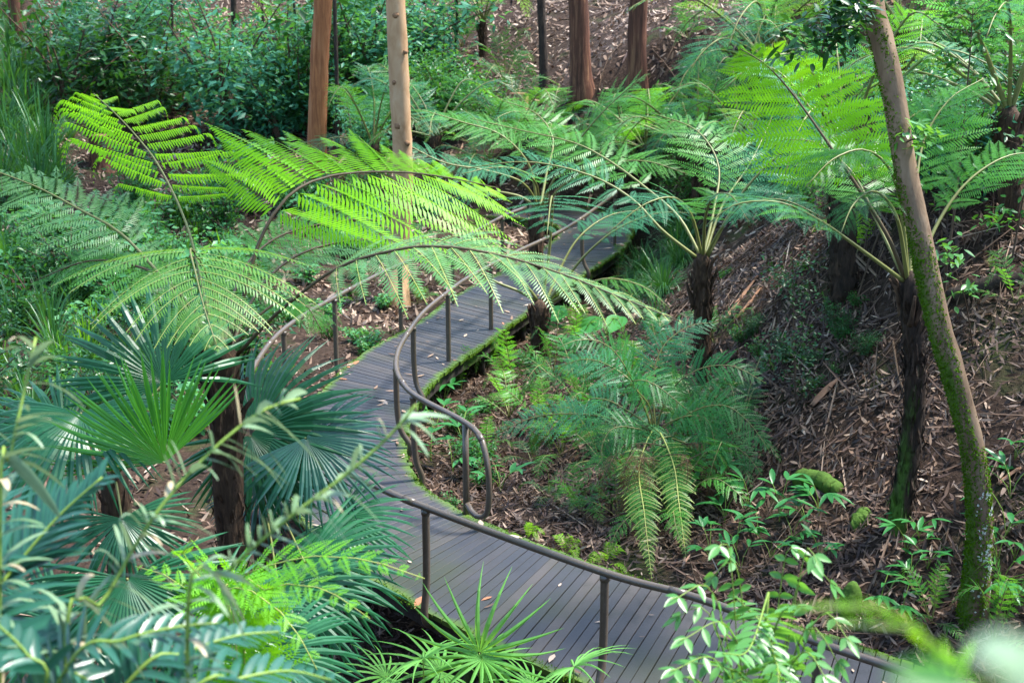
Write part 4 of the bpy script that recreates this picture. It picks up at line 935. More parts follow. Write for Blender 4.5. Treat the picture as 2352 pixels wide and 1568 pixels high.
twigs('thin dead twigs lying in the leaf litter of the right slope', 1300, (-1, 8.5, 10, 21), (.2, 1.0), .0038)
def strips_litter(label, n, box, L, W):
    x, y, z = scatter_pts(n, *box); k = len(x); N = nrm(slope_normal(x, y) + RNG.normal(0, .15, (k, 3))); th = RNG.uniform(0, 6.283, k)
    A = nrm(np.cross(N, V3(0, 1, 0))); B = np.cross(N, A); D = A * np.cos(th)[:, None] + B * np.sin(th)[:, None]; l = RNG.uniform(*L, k)
    P = np.stack([x, y, z + RNG.uniform(.02, .07, k)], 1) - D * l[:, None] / 2
    mb = MB().add(*strips(P, D, N, l, RNG.uniform(*W, k), ((0, .4), (.15, .9), (.5, 1), (.85, .8), (1, .3)), RNG.uniform(-.06, .06, k), .35, RNG.beta(1.3, 2.4, k)))
    tag(obj('bark_strips', mb.mesh('bark_strips', [M['dead_leaf']]), kind='stuff'), label, 'bark', kind='stuff')
strips_litter('shed bark ribbons tangled in the litter of the right slope', 850, (0, 9, 10.5, 22), (.2, 1.2), (.008, .030))
strips_litter('shed bark ribbons on the back slope', 300, (-10, 11, 24, 46), (.4, 1.5), (.03, .08))
twigs('long fallen sticks lying across the right slope', 90, (0, 9, 10.5, 21), (.8, 2.2), .010)
twigs('thin dead twigs on the back slope', 300, (-12, 11, 22, 46), (.4, 1.6), .012)
def bark_piece(a, b, w, lift, label):
    A, B = hit(*a), hit(*b); A[2] += lift; B[2] += lift; d = B - A; L = np.linalg.norm(d)
    n = nrm(np.cross(nrm(d), V3(0, 0, 1))); N = np.cross(n, nrm(d)) * -1
    mb = MB(); us = np.linspace(0, 1, 9); th = np.linspace(-1.1, 1.1, 7); V = []
    for u in us:
        ww = w * (.35 + .65 * math.sin(math.pi * min(1, u * .8 + .15)))
        for a_ in th: V.append(A + d * u + n * ww * math.sin(a_) + V3(0, 0, 1) * ww * (math.cos(a_) * .7) + RNG.normal(0, .004, 3))
    Q = [(i * 7 + j, i * 7 + j + 1, i * 7 + 8 + j, i * 7 + 7 + j) for i in range(8) for j in range(6)]
    o = obj('bark_piece', mb.add(V, Q).mesh('bark_piece', [M['bark_strip']], A), None, A)
    md = o.modifiers.new('thick', 'SOLIDIFY'); md.thickness = .012
    tag(o, label, 'bark', 'bark pieces on the slope')
bark_piece((1862, 945), (1925, 880), .055, .05, 'large curled orange-brown bark sheet lying on the right slope')
bark_piece((1800, 1010), (1850, 985), .03, .02, 'short bark sliver left of the large curled bark sheet')
bark_piece((1795, 1360), (1880, 1310), .035, .04, 'pale bark strip by the near handrail, behind the pinnate sapling')
bark_piece((1650, 760), (1740, 640), .03, .03, 'long reddish bark strip on the slope behind the right tree fern')
bark_piece((1690, 740), (1750, 665), .025, .03, 'shorter reddish bark strip beside a longer one on the slope')
bark_piece((2030, 1240), (2070, 1150), .03, .03, 'thin pale bark strip leaning on the foot of the shaggy tree fern')
bark_piece((2290, 1120), (2345, 1080), .03, .03, 'brown bark strip right of the leaning trunk')
bark_piece((1700, 930), (1800, 905), .025, .03, 'dark bark strip lying across the middle of the slope')

# fallen leaves lying on the deck
lf = []
for k in range(6):
    v, q, rr = strips(V3(0, 0, 0)[None] - V3(.06, 0, 0), V3(1, 0, 0)[None], Z[None], .12, .022 + .004 * k, ((0, .1), (.3, 1), (.65, .85), (1, .05)), np.array([-.15 + .06 * k]), 0, np.array([(.35, .55, .7, .8, .9, .99)[k]]))
    lf.append(MB().add(v, q, rr).mesh('fallen_leaf', [M['dead_leaf']]))
for i in range(240):
    s = random.uniform(2.5, arc[-1] * .99); u = random.choice([random.random(), random.random() ** 4, 1 - random.random() ** 4, 1 - random.random() ** 3]); u = .03 + .94 * u
    a, b = at_arc(ki, s), at_arc(ko, s); p = a + (b - a) * u
    o = obj('fallen_leaf', lf[i % 6], None, (p[0], p[1], .014)); o.rotation_euler = (random.gauss(0, .12), random.gauss(0, .08), random.uniform(0, 6.28)); sc = random.choice([.5, .65, .8, 1.0, 1.35, 1.6]); o.scale = (sc, sc, sc)
    tag(o, 'dry fallen leaf lying on the boardwalk planks', 'leaf', 'fallen leaves on the boardwalk')

# ------------------------------------------------------------------ ground ferns
def at_px(x, y): return hit(x, y)
fl = [ # x, y, size, key, fronds, label
 (1330, 935, .95, 'teal', 8, 'teal fern right of the handrail bend, below the short tree fern'), 
 (1480, 1130, 1.0, 'green', 8, 'green fern leaning over the near boardwalk edge'), (1600, 1040, 1.0, 'dark', 8, 'dark fern at the foot of the right slope'),
 (1180, 900, .85, 'green', 7, 'fern beside the inner boardwalk edge under the handrail curve'), (1240, 985, .8, 'green', 7, 'light fern in front of the inner handrail'), (1120, 850, .6, 'green', 6, 'small fern against the mossy deck edge'),
 (1060, 900, .55, 'green', 6, 'small fern at the inner deck corner beside two posts'), (1330, 800, .8, 'green', 7, 'pale green fern right of the short tree fern trunk'), (1640, 790, .7, 'teal', 6, 'fern at the foot of the slope tree fern'), (1690, 1010, .8, 'dark', 7, 'dark fern on the lower right slope'),
 (1540, 1180, .9, 'green', 8, 'fern with long hanging fronds beside the near boardwalk'), (1380, 1060, .8, 'dark', 7, 'dark low fern in the middle of the hollow'), (1300, 1280, .28, 'bright', 7, 'tiny bright fern along the near deck edge, left one'), (1210, 1245, .28, 'bright', 7, 'tiny bright fern along the near deck edge beside the rail loop'), (1390, 1300, .28, 'bright', 7, 'tiny bright fern along the near deck edge, right one'),
 (1270, 870, .8, 'teal', 8, 'teal fern in front of the short tree fern trunk'), (1370, 980, .9, 'teal', 9, 'broad teal fern left of the hollow centre'), (1520, 860, .9, 'teal', 8, 'fern under the tip of the long hanging frond, right one'), (1550, 1080, 1.0, 'teal', 9, 'teal fern right of the hanging ladder-like fronds'), (1290, 1050, .7, 'green', 8, 'light green fern right of the rail loop'), (1450, 920, .9, 'green', 8, 'feathery green fern in the upper hollow'), (1640, 1110, .8, 'teal', 8, 'teal fern above the palm seedlings'), (1170, 960, .7, 'green', 8, 'pale green fern between the rail bend and the hollow'),
 (1220, 1060, .5, 'dark', 8, 'low dark fern right beside the rail loop'), (1330, 1180, .45, 'green', 8, 'small fern left of the hanging ladder-like fronds'), (1420, 1190, .5, 'teal', 8, 'small teal fern at the foot of the ladder-like fronds'), (1120, 1040, .45, 'green', 7, 'small fern behind the rail loop'), (1260, 1150, .4, 'dark', 7, 'small dark fern in the litter in front of the hollow'),
 (820, 700, .55, 'green', 7, 'fern left of the handrail in front of the pale trunk'), (960, 700, .5, 'green', 7, 'fern at the foot of the pale trunk'), (1010, 640, .5, 'green', 7, 'fern between the pale trunk and the left handrail'), (740, 780, .5, 'teal', 7, 'fern under the outer handrail left of the deck'), (860, 820, .35, 'green', 6, 'small fern against the outer deck edge'), (700, 640, .7, 'teal', 8, 'fern behind the big tree fern, left of the handrail'),
 (620, 690, .8, 'teal', 8, 'fern hidden between the big tree fern stalks'), (1420, 640, .7, 'teal', 7, 'dark teal fern at the far deck edge'), (1470, 700, .8, 'dark', 8, 'dark fern below the grassy clump at the deck'), (1090, 560, .7, 'green', 8, 'fern between the far handrails'), (960, 560, .8, 'teal', 8, 'teal fern beyond the left handrail'),
 (2280, 1480, .7, 'green', 7, 'green fern at the lower right corner'), (2140, 1430, .5, 'green', 6, 'small fern below the leaning trunk'), (1960, 600, .7, 'bright', 7, 'bright fern behind the leaning trunk'), (2330, 700, .7, 'green', 6, 'fern at the right edge of the slope'),
 (1160, 190, 1.5, 'dark', 9, 'dark green clump fern left of the thin dark trunk, upper one'), (1180, 240, 1.4, 'dark', 9, 'dark green clump fern left of the thin dark trunk, lower one'), (1060, 110, 1.4, 'teal', 9, 'pale fern above the clump ferns on the back slope'), (1580, 90, .9, 'teal', 8, 'fern on the back slope right of the brown trunks'), (620, 90, 1.2, 'green', 8, 'fern in the bright litter patch at the top'), (520, 150, 1.0, 'green', 7, 'fern below the slender sapling trunks'), (700, 60, 1.2, 'teal', 8, 'fern at the top beside the orange trunk'),
 (1000, 330, 1.2, 'green', 9, 'bright feathery fern right of the pale trunk'), (1080, 330, 1.1, 'green', 8, 'feathery fern beside the broken stump'), (1560, 350, .7, 'teal', 8, 'fern at the foot of the rightmost brown trunk'), (1760, 380, 1.0, 'teal', 8, 'fern among tree ferns on the upper slope'), (1860, 250, 1.0, 'green', 8, 'fern at the top of the bank'), (2230, 420, .9, 'green', 8, 'fern behind the thin sapling'), (2150, 250, 1.0, 'green', 8, 'fern on the bank right of the leaning trunk'),
]
for (x, y, s, k, n, lab) in fl: ground_fern(at_px(x, y), s * (1.15 if 850 < y < 1200 else 1), k, n, lab, dead=2 if k in ('teal', 'dark') and 800 < y < 1200 else 0)
# the two long fronds that hang beside the near deck
h = hit(1500, 1140); r = empty('fern', h, 'fern with two long ladder-like fronds hanging down towards the near handrail', 'fern')
c = h + Z * .75
add_frond(r, [h, c, px(1468, 1070, h[1] - .5), px(1480, 1180, h[1] - 1.1), px(1497, 1330, h[1] - 1.7)], .26, 'fern_green', 'rib_yellow', 'rib_yellow', n=30, m=14, start=.42, fwd=.2, plw=.2, up=(0, -1, .3), seed=91, taper=1.6, base=.8)
add_frond(r, [h, c, px(1545, 1060, h[1] - .5), px(1560, 1160, h[1] - 1.0), px(1578, 1300, h[1] - 1.5)], .24, 'fern_green', 'rib_yellow', 'rib_yellow', n=30, m=14, start=.42, fwd=.2, plw=.2, up=(0, -1, .3), seed=92, taper=1.6, base=.8)
CL = [((1500, 1000), (1460, 890), (1400, 840), (1340, 825), (1265, 850)), ((1500, 1000), (1490, 930), (1450, 880), (1500, 880), (1590, 950)), ((1510, 1010), (1550, 1000), (1500, 1015), (1530, 1060), (1560, 1115)), ((1500, 1000), (1420, 930), (1360, 915), (1350, 945), (1375, 1000)), ((1510, 1010), (1580, 950), (1660, 930), (1720, 970), (1770, 1040)), ((1505, 1000), (1540, 900), (1600, 850), (1680, 840), (1760, 880)), ((1500, 1000), (1400, 960), (1300, 950), (1220, 960), (1130, 1000)), ((1510, 1010), (1590, 1020), (1650, 1010), (1710, 1040), (1750, 1090)), ((1500, 1000), (1440, 850), (1390, 790), (1330, 780), (1280, 800)), ((1505, 1000), (1500, 880), (1520, 800), (1580, 750), (1650, 740)), ((1500, 1010), (1440, 980), (1400, 990), (1380, 1040), (1400, 1090)), ((1505, 1005), (1560, 960), (1620, 960), (1640, 1010), (1650, 1070)), ((1500, 1010), (1470, 960), (1450, 960), (1455, 1010), (1470, 1060))]
for k, pl in enumerate(CL):
    add_frond(r, [h] + [px(x, y, h[1] - .12 * i * (1 if k % 3 else -1.2)) for i, (x, y) in enumerate(pl)], .40, 'fern_deep' if k % 3 else 'fern_teal', 'stalk_olive', None, n=15, m=15, start=.48, droop=.2, plw=.15, gap=.92, up=(0, -.5, .85), fwd=.3, seed=95 + k)
for k in range(20): put_frond(r, 'dead', (random.uniform(-.35, .5), random.uniform(-.5, -.1), random.uniform(.4, .75)), random.uniform(3.3, 6.1), random.uniform(.5, .8), random.uniform(.2, .7))

# ------------------------------------------------------------------ shrubs, grasses, herbs
def shrub_meshes(mat, nleaf, hgt, wid, size, seeds, ratio=.42):
    res = []
    for sd in seeds:
        rng = np.random.default_rng(sd); st = MB(); lv = MB()
        for k in range(9):
            a = rng.uniform(0, 6.283); top = V3(math.cos(a) * wid * rng.uniform(.2, .9), math.sin(a) * wid * rng.uniform(.2, .9), hgt * rng.uniform(.55, 1.0))
            C = smooth_curve([V3(0, 0, 0), top * [.35, .35, .55] + rng.normal(0, .04, 3), top], 14)
            st.add(*tube(C, np.linspace(.012, .004, 14), 5, False))
            n = nleaf // 9; i = rng.integers(3, 14, n); P = C[i] + rng.normal(0, .13, (n, 3)) * [wid, wid, wid * .8]
            D = nrm(rng.normal(size=(n, 3)) * [1, 1, .5] + [0, 0, -.1]); l = size * rng.uniform(.6, 1.25, n)
            lv.add(*strips(P, D, nrm(rng.normal(0, .5, (n, 3)) + Z), l, l * ratio, PROF_LEAF, .15, .12, rng.random(n)))
        res.append((st.mesh('stems', [M['twig']]), lv.mesh('foliage', [M[mat]])))
    return res
SHR = {'blue': shrub_meshes('shrub_blue', 1250, 1.0, .75, .075, (1, 2, 3, 4)), 'green': shrub_meshes('shrub_green', 1000, 1.0, .7, .08, (5, 6, 7)), 'dark': shrub_meshes('shrub_dark', 1000, 1.0, .7, .08, (8, 9)), 'mint': shrub_meshes('herb_mint', 260, .5, .45, .11, (10, 11, 12), .55), 'herb': shrub_meshes('shrub_green', 300, .5, .45, .10, (13, 14, 15), .4)}
def shrub(p, key, scale, label, group, name='shrub'):
    r = empty(name, p, label, name.replace('_', ' '), group, random.uniform(0, 6.28)); sm, lm = random.choice(SHR[key])
    a = obj('stems', sm, r); b = obj('foliage', lm, r); sx = random.uniform(.9, 1.25)
    for o in (a, b): o.scale = (scale * sx, scale * sx, scale * random.uniform(.9, 1.15))
    b['kind'] = 'stuff'; return r
def grass_meshes(mat, n, L, W, seeds, spread=.8, droop=.6):
    res = []
    for sd in seeds:
        rng = np.random.default_rng(sd); th = rng.random(n) * 6.283; tl = rng.random(n) ** .7 * spread
        D = np.stack([np.cos(th) * tl, np.sin(th) * tl, np.ones(n)], 1); P = np.stack([np.cos(th) * .05, np.sin(th) * .05, 0 * th], 1) * rng.random((n, 1))
        Nn = np.stack([np.cos(th), np.sin(th), 0 * th], 1) * -1 + Z * .3
        res.append(MB().add(*strips(P, D, Nn, L * rng.uniform(.5, 1.1, n), W, ((0, .8), (.2, 1), (.4, 1), (.6, .9), (.8, .65), (1, .05)), droop * rng.uniform(.4, 1.3, n) * (tl + .3), .15, rng.random(n))).mesh('blades', [M[mat]]))
    return res
GRS = {'strap': grass_meshes('grass', 70, 1.0, .018, (1, 2, 3)), 'bright': grass_meshes('grass_bright', 26, .9, .024, (4, 5), .5, .4), 'fine': grass_meshes('grass', 150, 1.0, .011, (6, 7), 1.1, .95)}
def grass(p, key, scale, label, group):
    r = empty('grass_clump', p, label, 'grass', group, random.uniform(0, 6.28)); o = obj('blades', random.choice(GRS[key]), r); o.scale = (scale,) * 3; o['kind'] = 'stuff'; return r
CLEAR = ((165, 310, 430, 500), (1230, 0, 1500, 300), (430, 20, 700, 130), (150, 130, 330, 180), (560, 150, 690, 230), (380, 180, 470, 240), (1040, 130, 1110, 230), (20, 60, 140, 130))
def zone(n, box, fn):
    for _ in range(n):
        x, y = random.uniform(box[0], box[2]), random.uniform(box[1], box[3]); p = hit(x, y)
        if p[1] > 60 or any(a <= x <= c and b <= y <= d for a, b, c, d in CLEAR): continue
        dk = np.min(np.hypot(kc[:, 0] - p[0], kc[:, 1] - p[1]))
        if dk < 1.0: continue
        fn(p)
zone(24, (150, 150, 720, 350), lambda p: shrub(p, random.choice(['blue', 'blue', 'dark', 'green']), random.choice([.8, 1.2, 1.7, 2.3, 3.0]) * random.uniform(.9, 1.1), 'small-leaved shrub left of the orange trunk', 'blue-green shrubs left of the orange trunk'))
zone(13, (150, 30, 420, 200), lambda p: shrub(p, random.choice(['green', 'blue', 'dark']), random.uniform(1.2, 2.2), 'leafy shrub at the top left', 'shrubs at the top left'))
zone(18, (770, 60, 1060, 300), lambda p: shrub(p, random.choice(['blue', 'blue', 'green', 'dark']), random.choice([.9, 1.4, 2.0, 2.8, 3.4]), 'shrub around the pale trunk', 'shrubs around the pale trunk'))
zone(16, (560, 250, 900, 420), lambda p: shrub(p, random.choice(['blue', 'green', 'mint']), random.uniform(1.0, 1.6), 'low shrub behind the bright frond', 'low shrubs behind the bright frond'))
zone(8, (940, 220, 1110, 330), lambda p: shrub(p, 'green', random.uniform(1.2, 1.8), 'bright green bush right of the pale trunk', 'green bushes right of the pale trunk'))
zone(9, (1500, 210, 1700, 330), lambda p: shrub(p, random.choice(['blue', 'mint']), random.uniform(.3, .6), 'low plant on the litter near the brown trunks', 'low plants near the brown trunks'))
zone(26, (2080, 60, 2352, 480), lambda p: shrub(p, random.choice(['green', 'blue', 'dark']), random.uniform(.6, 1.2), 'leafy shrub behind the leaning trunk', 'shrubs on the right slope'))
zone(42, (-40, 20, 130, 480), lambda p: grass(p, 'strap', random.uniform(1.3, 2.4), 'tall strappy grass clump at the left edge', 'tall grass at the left edge'))
zone(30, (80, 260, 330, 480), lambda p: grass(p, random.choice(['strap', 'bright']), random.uniform(.7, 1.3), 'grass clump near the sawn stump', 'grass near the sawn stump'))
zone(26, (300, 450, 640, 640), lambda p: grass(p, random.choice(['strap', 'bright', 'fine']), random.uniform(.7, 1.2), 'grass clump behind the big tree fern', 'grass behind the big tree fern'))
zone(60, (-60, 470, 560, 760), lambda p: shrub(p, random.choice(['mint', 'herb', 'mint', 'herb', 'green']), random.uniform(.9, 1.7), 'broad-leaved herb left of the big tree fern', 'herbs left of the big tree fern', 'herb'))
zone(40, (-60, 560, 420, 1000), lambda p: grass(p, random.choice(['strap', 'fine', 'strap', 'bright']), random.uniform(.8, 1.4), 'strappy grass clump in the left undergrowth', 'grass in the left undergrowth'))
zone(36, (-60, 700, 640, 1000), lambda p: shrub(p, random.choice(['mint', 'herb', 'herb', 'dark']), random.uniform(.8, 1.4), 'leafy herb around the fan palms', 'herbs around the fan palms', 'herb'))
zone(26, (560, 560, 900, 880), lambda p: shrub(p, random.choice(['herb', 'mint']), random.uniform(.4, .8), 'small herb left of the outer handrail', 'herbs left of the outer handrail', 'herb'))
zone(18, (640, 430, 1000, 600), lambda p: shrub(p, random.choice(['herb', 'mint', 'green']), random.uniform(.7, 1.2), 'herb beyond the left handrail', 'herbs beyond the left handrail', 'herb'))
zone(8, (1450, 560, 1600, 680), lambda p: grass(p, 'fine', random.uniform(1.0, 1.5), 'drooping grass clump right of the far boardwalk', 'drooping grass right of the far boardwalk'))
zone(6, (1420, 640, 1560, 740), lambda p: grass(p, 'fine', random.uniform(.8, 1.2), 'fine grass clump below the far boardwalk edge', 'fine grass below the far boardwalk'))
zone(16, (980, 930, 1180, 1180), lambda p: shrub(p, 'herb', random.uniform(.35, .75), 'glossy small plant beside the rail loop', 'plants beside the rail loop', 'herb'))
zone(24, (1640, 600, 2000, 900), lambda p: shrub(p, random.choice(['dark', 'herb', 'herb']), random.uniform(.18, .42), 'small leafy seedling on the right slope', 'leafy seedlings on the right slope', 'herb'))
zone(14, (1500, 300, 2000, 560), lambda p: shrub(p, random.choice(['dark', 'green']), random.uniform(.6, 1.1), 'shrub under the right-hand tree ferns', 'shrubs under the right tree ferns'))

# palm seedlings: a few broad pleated leaflets on thin stalks
def seedling_mesh(sd):
    rng = np.random.default_rng(sd); lv = []; st = []
    for k in range(int(rng.integers(3, 5))):
        a = rng.uniform(0, 6.283); o = V3(math.cos(a), math.sin(a), 0); top = o * rng.uniform(.06, .22) + Z * rng.uniform(.16, .42)
        st.append(MB().add(*tube(smooth_curve([V3(0, 0, 0), top * [.3, .3, .6], top], 6), .004, 5, False)).mesh('leaf', [M['stem_green']])); n = int(rng.integers(2, 5))
        th = a + np.linspace(-1.0, 1.0, n) * rng.uniform(.6, 1.1); D = np.stack([np.cos(th), np.sin(th), np.full(n, rng.uniform(-.1, .8))], 1)
        lv.append([MB().add(*strips(top[None], D[i:i + 1], Z[None], rng.uniform(.18, .28), rng.uniform(.046, .066), PROF_LANCE, rng.uniform(.15, .5), .18, np.array([rng.random()]))).mesh('leaflet', [M['seedling']]) for i in range(n)])
    return lv, st
SEED = [seedling_mesh(s) for s in range(8)]
def seedling(p, s, label, group):
    r = empty('palm_seedling', p, label, 'palm seedling', group, random.uniform(0, 6.28)); r.scale = (s,) * 3; lv, st = random.choice(SEED)
    for ls, sm in zip(lv, st):
        q = obj('leaf', sm, r)
        for me in ls: obj('leaflet', me, q)
for (x, y) in ((1665, 1200), (1690, 1270), (1720, 1180), (1740, 1240), (1770, 1290), (1790, 1200), (1820, 1250), (1850, 1210), (1880, 1290), (1630, 1290), (1700, 1320), (1880, 1190), (1650, 1150)):
    seedling(hit(x, y), random.uniform(.7, 1.1), 'palm seedling left of the mossy log', 'palm seedlings by the mossy log')
for (x, y) in ((2080, 1270), (2110, 1240), (2130, 1310), (2090, 1340), (2020, 1400), (2070, 1420)):
    seedling(hit(x, y), random.uniform(.7, 1.0), 'palm seedling between the mossy log and the leaning trunk', 'palm seedlings left of the leaning trunk')
for (x, y) in ((2310, 1230), (2330, 1290), (2290, 1300), (2320, 1150), (2330, 1060), (2300, 1360)):
    seedling(hit(x, y), random.uniform(.8, 1.2), 'palm seedling right of the leaning trunk', 'palm seedlings right of the leaning trunk')
for (x, y) in ((1000, 1000), (1040, 1090), (1020, 950), (1150, 1130), (990, 1060), (1060, 1020)):
    seedling(hit(x, y), random.uniform(.9, 1.4), 'palm seedling beside the inner rail posts', 'palm seedlings by the inner rail')

# big heart-shaped leaves behind the short tree fern
M['big_leaf'] = leafmat('big_leaf', (.040, .170, .045), (.080, .250, .070), .36, rough=.36)
h = hit(1320, 790); r = empty('broadleaf_plant', h, 'plant with big heart-shaped leaves right of the short tree fern', 'plant')
for k, (x, y, s) in enumerate(((1290, 715, .42), (1370, 740, .45), (1330, 780, .42), (1420, 730, .4), (1250, 800, .38), (1400, 790, .36))):
    p = px(x, y, h[1] - .3 + .1 * k); a = random.uniform(2.6, 5.0); d = V3(math.cos(a), math.sin(a), -.25)
    v, q, rr = strips(p[None], d[None], nrm(V3(0, -.4, 1))[None], s, s * .85, ((-.22, .45), (-.1, .8), (.1, 1), (.35, .95), (.6, .7), (.82, .35), (1, .02)), .15, .1, np.array([random.random()]))
    o = obj('leaf', MB().add(v, q, rr).mesh('leaf', [M['big_leaf']], p), r, p - h)
    obj('leaf_stalk', MB().add(*tube(smooth_curve([h, (h + p) / 2 + Z * .15, p], 10), .008, 5)).mesh('leaf_stalk', [M['stem_green']], p), o)

# ------------------------------------------------------------------ saplings
def sapling(label, pts, rad, leafm, nleaf, size, seed, branches, brL, ratio=.42, stemm='twig', t0=.3, spread=.06):
    rng = np.random.default_rng(seed); b = np.asarray(pts[0], float); r = empty('sapling', b, label, 'sapling'); C = smooth_curve(pts, 50)
    obj('stem', MB().add(*tube(C, np.linspace(rad, rad * .3, 50), 8)).mesh('stem', [M[stemm]], b), r)
    for k in range(branches):
        i = int(50 * rng.uniform(t0, .99)); i = min(i, 49); a = rng.uniform(0, 6.283); l = brL * rng.uniform(.5, 1.1)
        e = C[i] + V3(math.cos(a), math.sin(a), rng.uniform(.0, .6)) * l; B = smooth_curve([C[i], (C[i] + e) / 2 + Z * .04, e], 12)
        br = obj('branch', MB().add(*tube(B, np.linspace(rad * .3, .002, 12), 5, False)).mesh('branch', [M[stemm]], b), r)
        n = nleaf; j = rng.integers(3, 12, n); D = nrm(rng.normal(size=(n, 3)) * [1, 1, .6] + (B[-1] - B[0]) / l * .5 + [0, 0, -.15])
        lv = MB().add(*strips(B[j] + rng.normal(0, spread, (n, 3)), D, nrm(rng.normal(0, .4, (n, 3)) + Z), size * rng.uniform(.6, 1.2, n), size * ratio, PROF_LANCE, .2, .12, rng.random(n)))
        o = obj('foliage', lv.mesh('foliage', [M[leafm]], b), br); o['kind'] = 'stuff'
    return r
h = hit(2185, 640); D = h[1] - .6
sapling('thin sapling with loose leaves right of the leaning trunk', [hit(2165, 700), px(2175, 600, D), px(2190, 500, D), px(2210, 320, D), px(2225, 160, D), px(2235, 20, D)], .018, 'shrub_green', 20, .10, 1, 22, .5)
h = hit(1828, 940); sapling('slender seedling tree with tiny dark leaves on the middle of the right slope', [h, px(1826, 860, h[1]), px(1822, 700, h[1]), px(1820, 540, h[1])], .010, 'shrub_dark', 34, .05, 2, 22, .32, .55, t0=.12)
D = 11.5; sapling('leafy twig growing from the leaning trunk at mid height', [px(2075, 330, D), px(2100, 320, D - .1), px(2130, 325, D - .2)], .01, 'sapling_leaf', 16, .11, 3, 4, .16)
sapling('dark leafy branch hanging at the top left of the leaning trunk', [px(1990, -60, 11.6), px(1940, 20, 11.5), px(1900, 80, 11.4), px(1880, 140, 11.3)], .012, 'shrub_dark', 24, .13, 4, 14, .3, .36, t0=.1)
sapling('leafy shoot on the right of the leaning trunk below the middle', [hit(2235, 800), px(2215, 680, 12.6), px(2180, 590, 12.4), px(2150, 560, 12.3)], .008, 'sapling_leaf', 14, .10, 5, 4, .15, t0=.7)
sapling('bright leafy shoot at the right edge halfway down', [V3(px(2440, 900, 9.0)[0], 9.0, gz(px(2440, 900, 9.0)[0], 9.0)), px(2430, 1000, 9.0), px(2400, 820, 9.0), px(2330, 730, 9.0)], .010, 'sapling_leaf', 12, .13, 6, 7, .18, t0=.6)
h = hit(2320, 620); sapling('leafy sapling at the right edge of the slope', [h, h + V3(.05, 0, .6), h + V3(.1, 0, 1.3)], .014, 'shrub_green', 20, .09, 7, 12, .35)
# pinnate sapling in front, lower right
def pinnate_leaf(root, pts, n, L, W, mat, seed):
    rng = np.random.default_rng(seed); o = np.array(root.location); C = smooth_curve(pts, 30); p0 = C[0]; s = np.linspace(0, 1, 30); t = np.linspace(.25, .97, n)
    P = np.stack([np.interp(t, s, C[:, i]) for i in range(3)], 1); Tg = nrm(np.gradient(C, axis=0)); Tn = np.stack([np.interp(t, s, Tg[:, i]) for i in range(3)], 1)
    S = nrm(np.cross(Tn, V3(0, -.3, 1))); N = np.cross(S, Tn); mb = MB()
    for sd in (1, -1):
        D = nrm(S * sd + Tn * .55 + rng.normal(0, .12, (n, 3)) - Z * .1)
        mb.add(*strips(P, D, N + rng.normal(0, .15, (n, 3)), L * rng.uniform(.75, 1.1, n) * (1 - .45 * t), W, PROF_LANCE, .3, .14, rng.random(n)))
    mb.add(*strips(P[-1:], Tn[-1:], N[-1:], L * .7, W, PROF_LANCE, .2, .14))
    f = obj('leaf', MB().add(*tube(C, np.linspace(.005, .002, 30), 5, False)).mesh('leaf', [M['stem_green']], p0), root, p0 - o)
    pieces('leaflet', mb, 2 * n + 1, mat, p0, f)
top = px(1760, 1330, 5.6); b = V3(top[0], top[1], gz(top[0], top[1])); r = empty('sapling', b, 'pinnate-leaved sapling in front of the near handrail at lower right', 'sapling')
C = smooth_curve([b, px(1755, 1560, 5.6), px(1757, 1450, 5.6), px(1765, 1360, 5.6)], 24)
obj('stem', MB().add(*tube(C, np.linspace(.016, .006, 24), 8)).mesh('stem', [M['stem_green']], b), r)
tips = [((1680, 1310, 5.5), (1640, 1275, 5.4)), ((1840, 1310, 5.5), (1880, 1300, 5.4)), ((1650, 1390, 5.4), (1540, 1375, 5.2)), ((1870, 1430, 5.4), (1960, 1480, 5.2)), ((1680, 1450, 5.3), (1560, 1470, 5.1)), ((1650, 1520, 5.2), (1540, 1540, 5.0)), ((1840, 1500, 5.2), (1900, 1560, 5.0)), ((1700, 1560, 5.0), (1640, 1620, 4.8)), ((1800, 1400, 5.2), (1850, 1390, 5.0)), ((1720, 1400, 5.9), (1690, 1370, 6.1)), ((1800, 1570, 5.1), (1850, 1610, 4.9)), ((1720, 1490, 5.1), (1660, 1500, 4.9)), ((1700, 1340, 5.6), (1620, 1340, 5.6)), ((1830, 1350, 5.6), (1930, 1350, 5.6)), ((1840, 1460, 5.3), (1940, 1540, 5.2)), ((1640, 1430, 5.3), (1540, 1420, 5.3)), ((1800, 1300, 5.7), (1830, 1270, 5.7)), ((1600, 1560, 5.1), (1520, 1600, 5.0)), ((1780, 1520, 5.0), (1790, 1580, 4.8)), ((1690, 1540, 5.3), (1590, 1520, 5.3))]
for k, (a_, e_) in enumerate(tips):
    i = min(23, 12 + k % 12); pinnate_leaf(r, [C[i], px(*a_), px(*e_)], 11, .125, .034, 'sapling_leaf', k)
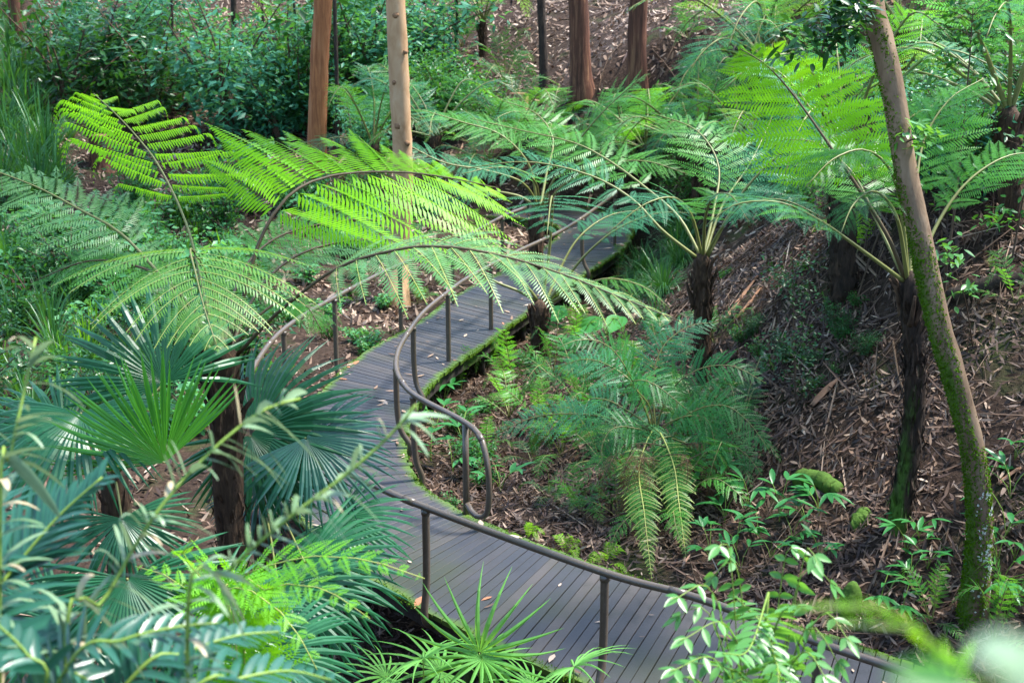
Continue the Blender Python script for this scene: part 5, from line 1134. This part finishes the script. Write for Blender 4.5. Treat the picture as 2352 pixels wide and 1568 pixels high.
# branch right in front of the lens on the right, far out of focus
b = V3(.95, .55, gz(.95, .55)); r = empty('near_shrub', b, 'completely blurred shrub close to the camera at lower right', 'shrub')
M['near_leaf_sheen'] = leafmat('near_leaf_sheen', (.22, .33, .19), (.34, .44, .30), .35, rough=.4)  # whitish tone is the sky's reflection, put into the leaf colour
C = smooth_curve([b, V3(.5, .6, 4.9), px(2260, 1680, .54), px(2290, 1540, .52)], 24); obj('stem', MB().add(*tube(C, np.linspace(.008, .002, 24), 6)).mesh('stem', [M['stem_green']], b), r)
for k, (x, y, d, dr, l, mt) in enumerate(((2225, 1500, .50, (.9, .0, .25), .028, 'near_leaf_sheen'), (2290, 1560, .50, (.6, .2, .5), .026, 'near_leaf_sheen'), (2240, 1590, .54, (-.9, .1, .35), .04, 'palm_bright'), (2330, 1600, .52, (.4, .2, .4), .026, 'near_leaf_sheen'))):
    p = px(x, y, d); v, q, rr = strips(p[None], V3(*dr)[None], V3(0, -.6, .8)[None], l, l * .5, PROF_LANCE, .2, .1)
    obj('leaf', MB().add(v, q, rr).mesh('leaf', [M[mt]], b), r)
b = V3(1.0, 1.6, gz(1.0, 1.6)); r = empty('near_fern', b, 'blurred bright green fern frond below the leaning trunk, close to the camera', 'fern')
for k, pl in enumerate((((2250, 1900, 1.35), (2180, 1560, 1.35), (2080, 1420, 1.3), (1950, 1380, 1.25), (1830, 1395, 1.2)), ((2250, 1900, 1.35), (2200, 1600, 1.3), (2130, 1460, 1.3), (2020, 1410, 1.3), (1900, 1430, 1.25)))):
    add_frond(r, [b] + P3(*pl), .075, 'fern_bright', 'stem_green', None, n=22, m=12, start=.72, droop=.3, gap=.95, seed=120 + k, r0=.003)

# moss along the deck edges and on the leaning trunk
def deck_moss(label, K, O, s0, s1, n, inw):
    s = RNG.uniform(s0, s1, n); a = np.array([at_arc(K, x) for x in s]); b = np.array([at_arc(O, x) for x in s]); d = nrm(b - a)
    clump = (np.sin(s * 3.1) + np.sin(s * 7.7 + 1) + RNG.normal(0, .7, n)) > -.1
    u = np.abs(RNG.normal(0, inw, n)) - .03; P = a + d * u[:, None] + Z * np.where(u < 0, RNG.uniform(-.05, 0, n), .002)[:, None]; P = P[clump]; n = len(P)
    tag(obj('moss', MB().add(*strips(P, nrm(RNG.normal(0, .6, (n, 3)) + Z), RNG.normal(size=(n, 3)), RNG.uniform(.008, .028, n), .011, PROF_LEAF, .2, 0)).mesh('moss', [M['moss_tuft']]), kind='stuff'), label, 'moss', kind='stuff')
sfar = arc[-1] * .15
deck_moss('green moss growing along the inner edge of the boardwalk', ki, ko, sfar, arc[-1], 9000, .045)
deck_moss('green moss growing along the outer edge of the boardwalk', ko, ki, sfar, arc[-1], 8000, .05)

# ------------------------------------------------------------------ tell look-alikes apart by size and place
_sets = {}
bpy.context.view_layer.update()
for o in list(SC.objects):
    if o.parent is None and o.get('group') and o.get('category') not in ('leaf', 'bark'):
        u, v = project(np.array(o.location)); _sets.setdefault(o['label'], []).append((float(u), float(v), o))
_ORD = ['leftmost', 'second from left', 'third from left', 'fourth from left', 'fifth from left', 'sixth from left', 'seventh from left', 'eighth from left']
for lab, it in _sets.items():
    if len(it) < 2: continue
    it.sort(key=lambda q: q[1]); rows = max(1, math.ceil(len(it) / 8)); per = math.ceil(len(it) / rows)
    for r_ in range(rows):
        row = sorted(it[r_ * per:(r_ + 1) * per], key=lambda q: q[0])
        rn = '' if rows == 1 else {0: ', back row', rows - 1: ', front row'}.get(r_, ', row %s from back' % ['one', 'two', 'three', 'four', 'five', 'six', 'seven', 'eight', 'nine', 'ten'][r_])
        for k, (u, v, o) in enumerate(row):
            o['label'] = lab + rn + ', ' + ('rightmost' if k == len(row) - 1 and len(row) > 1 else _ORD[k])
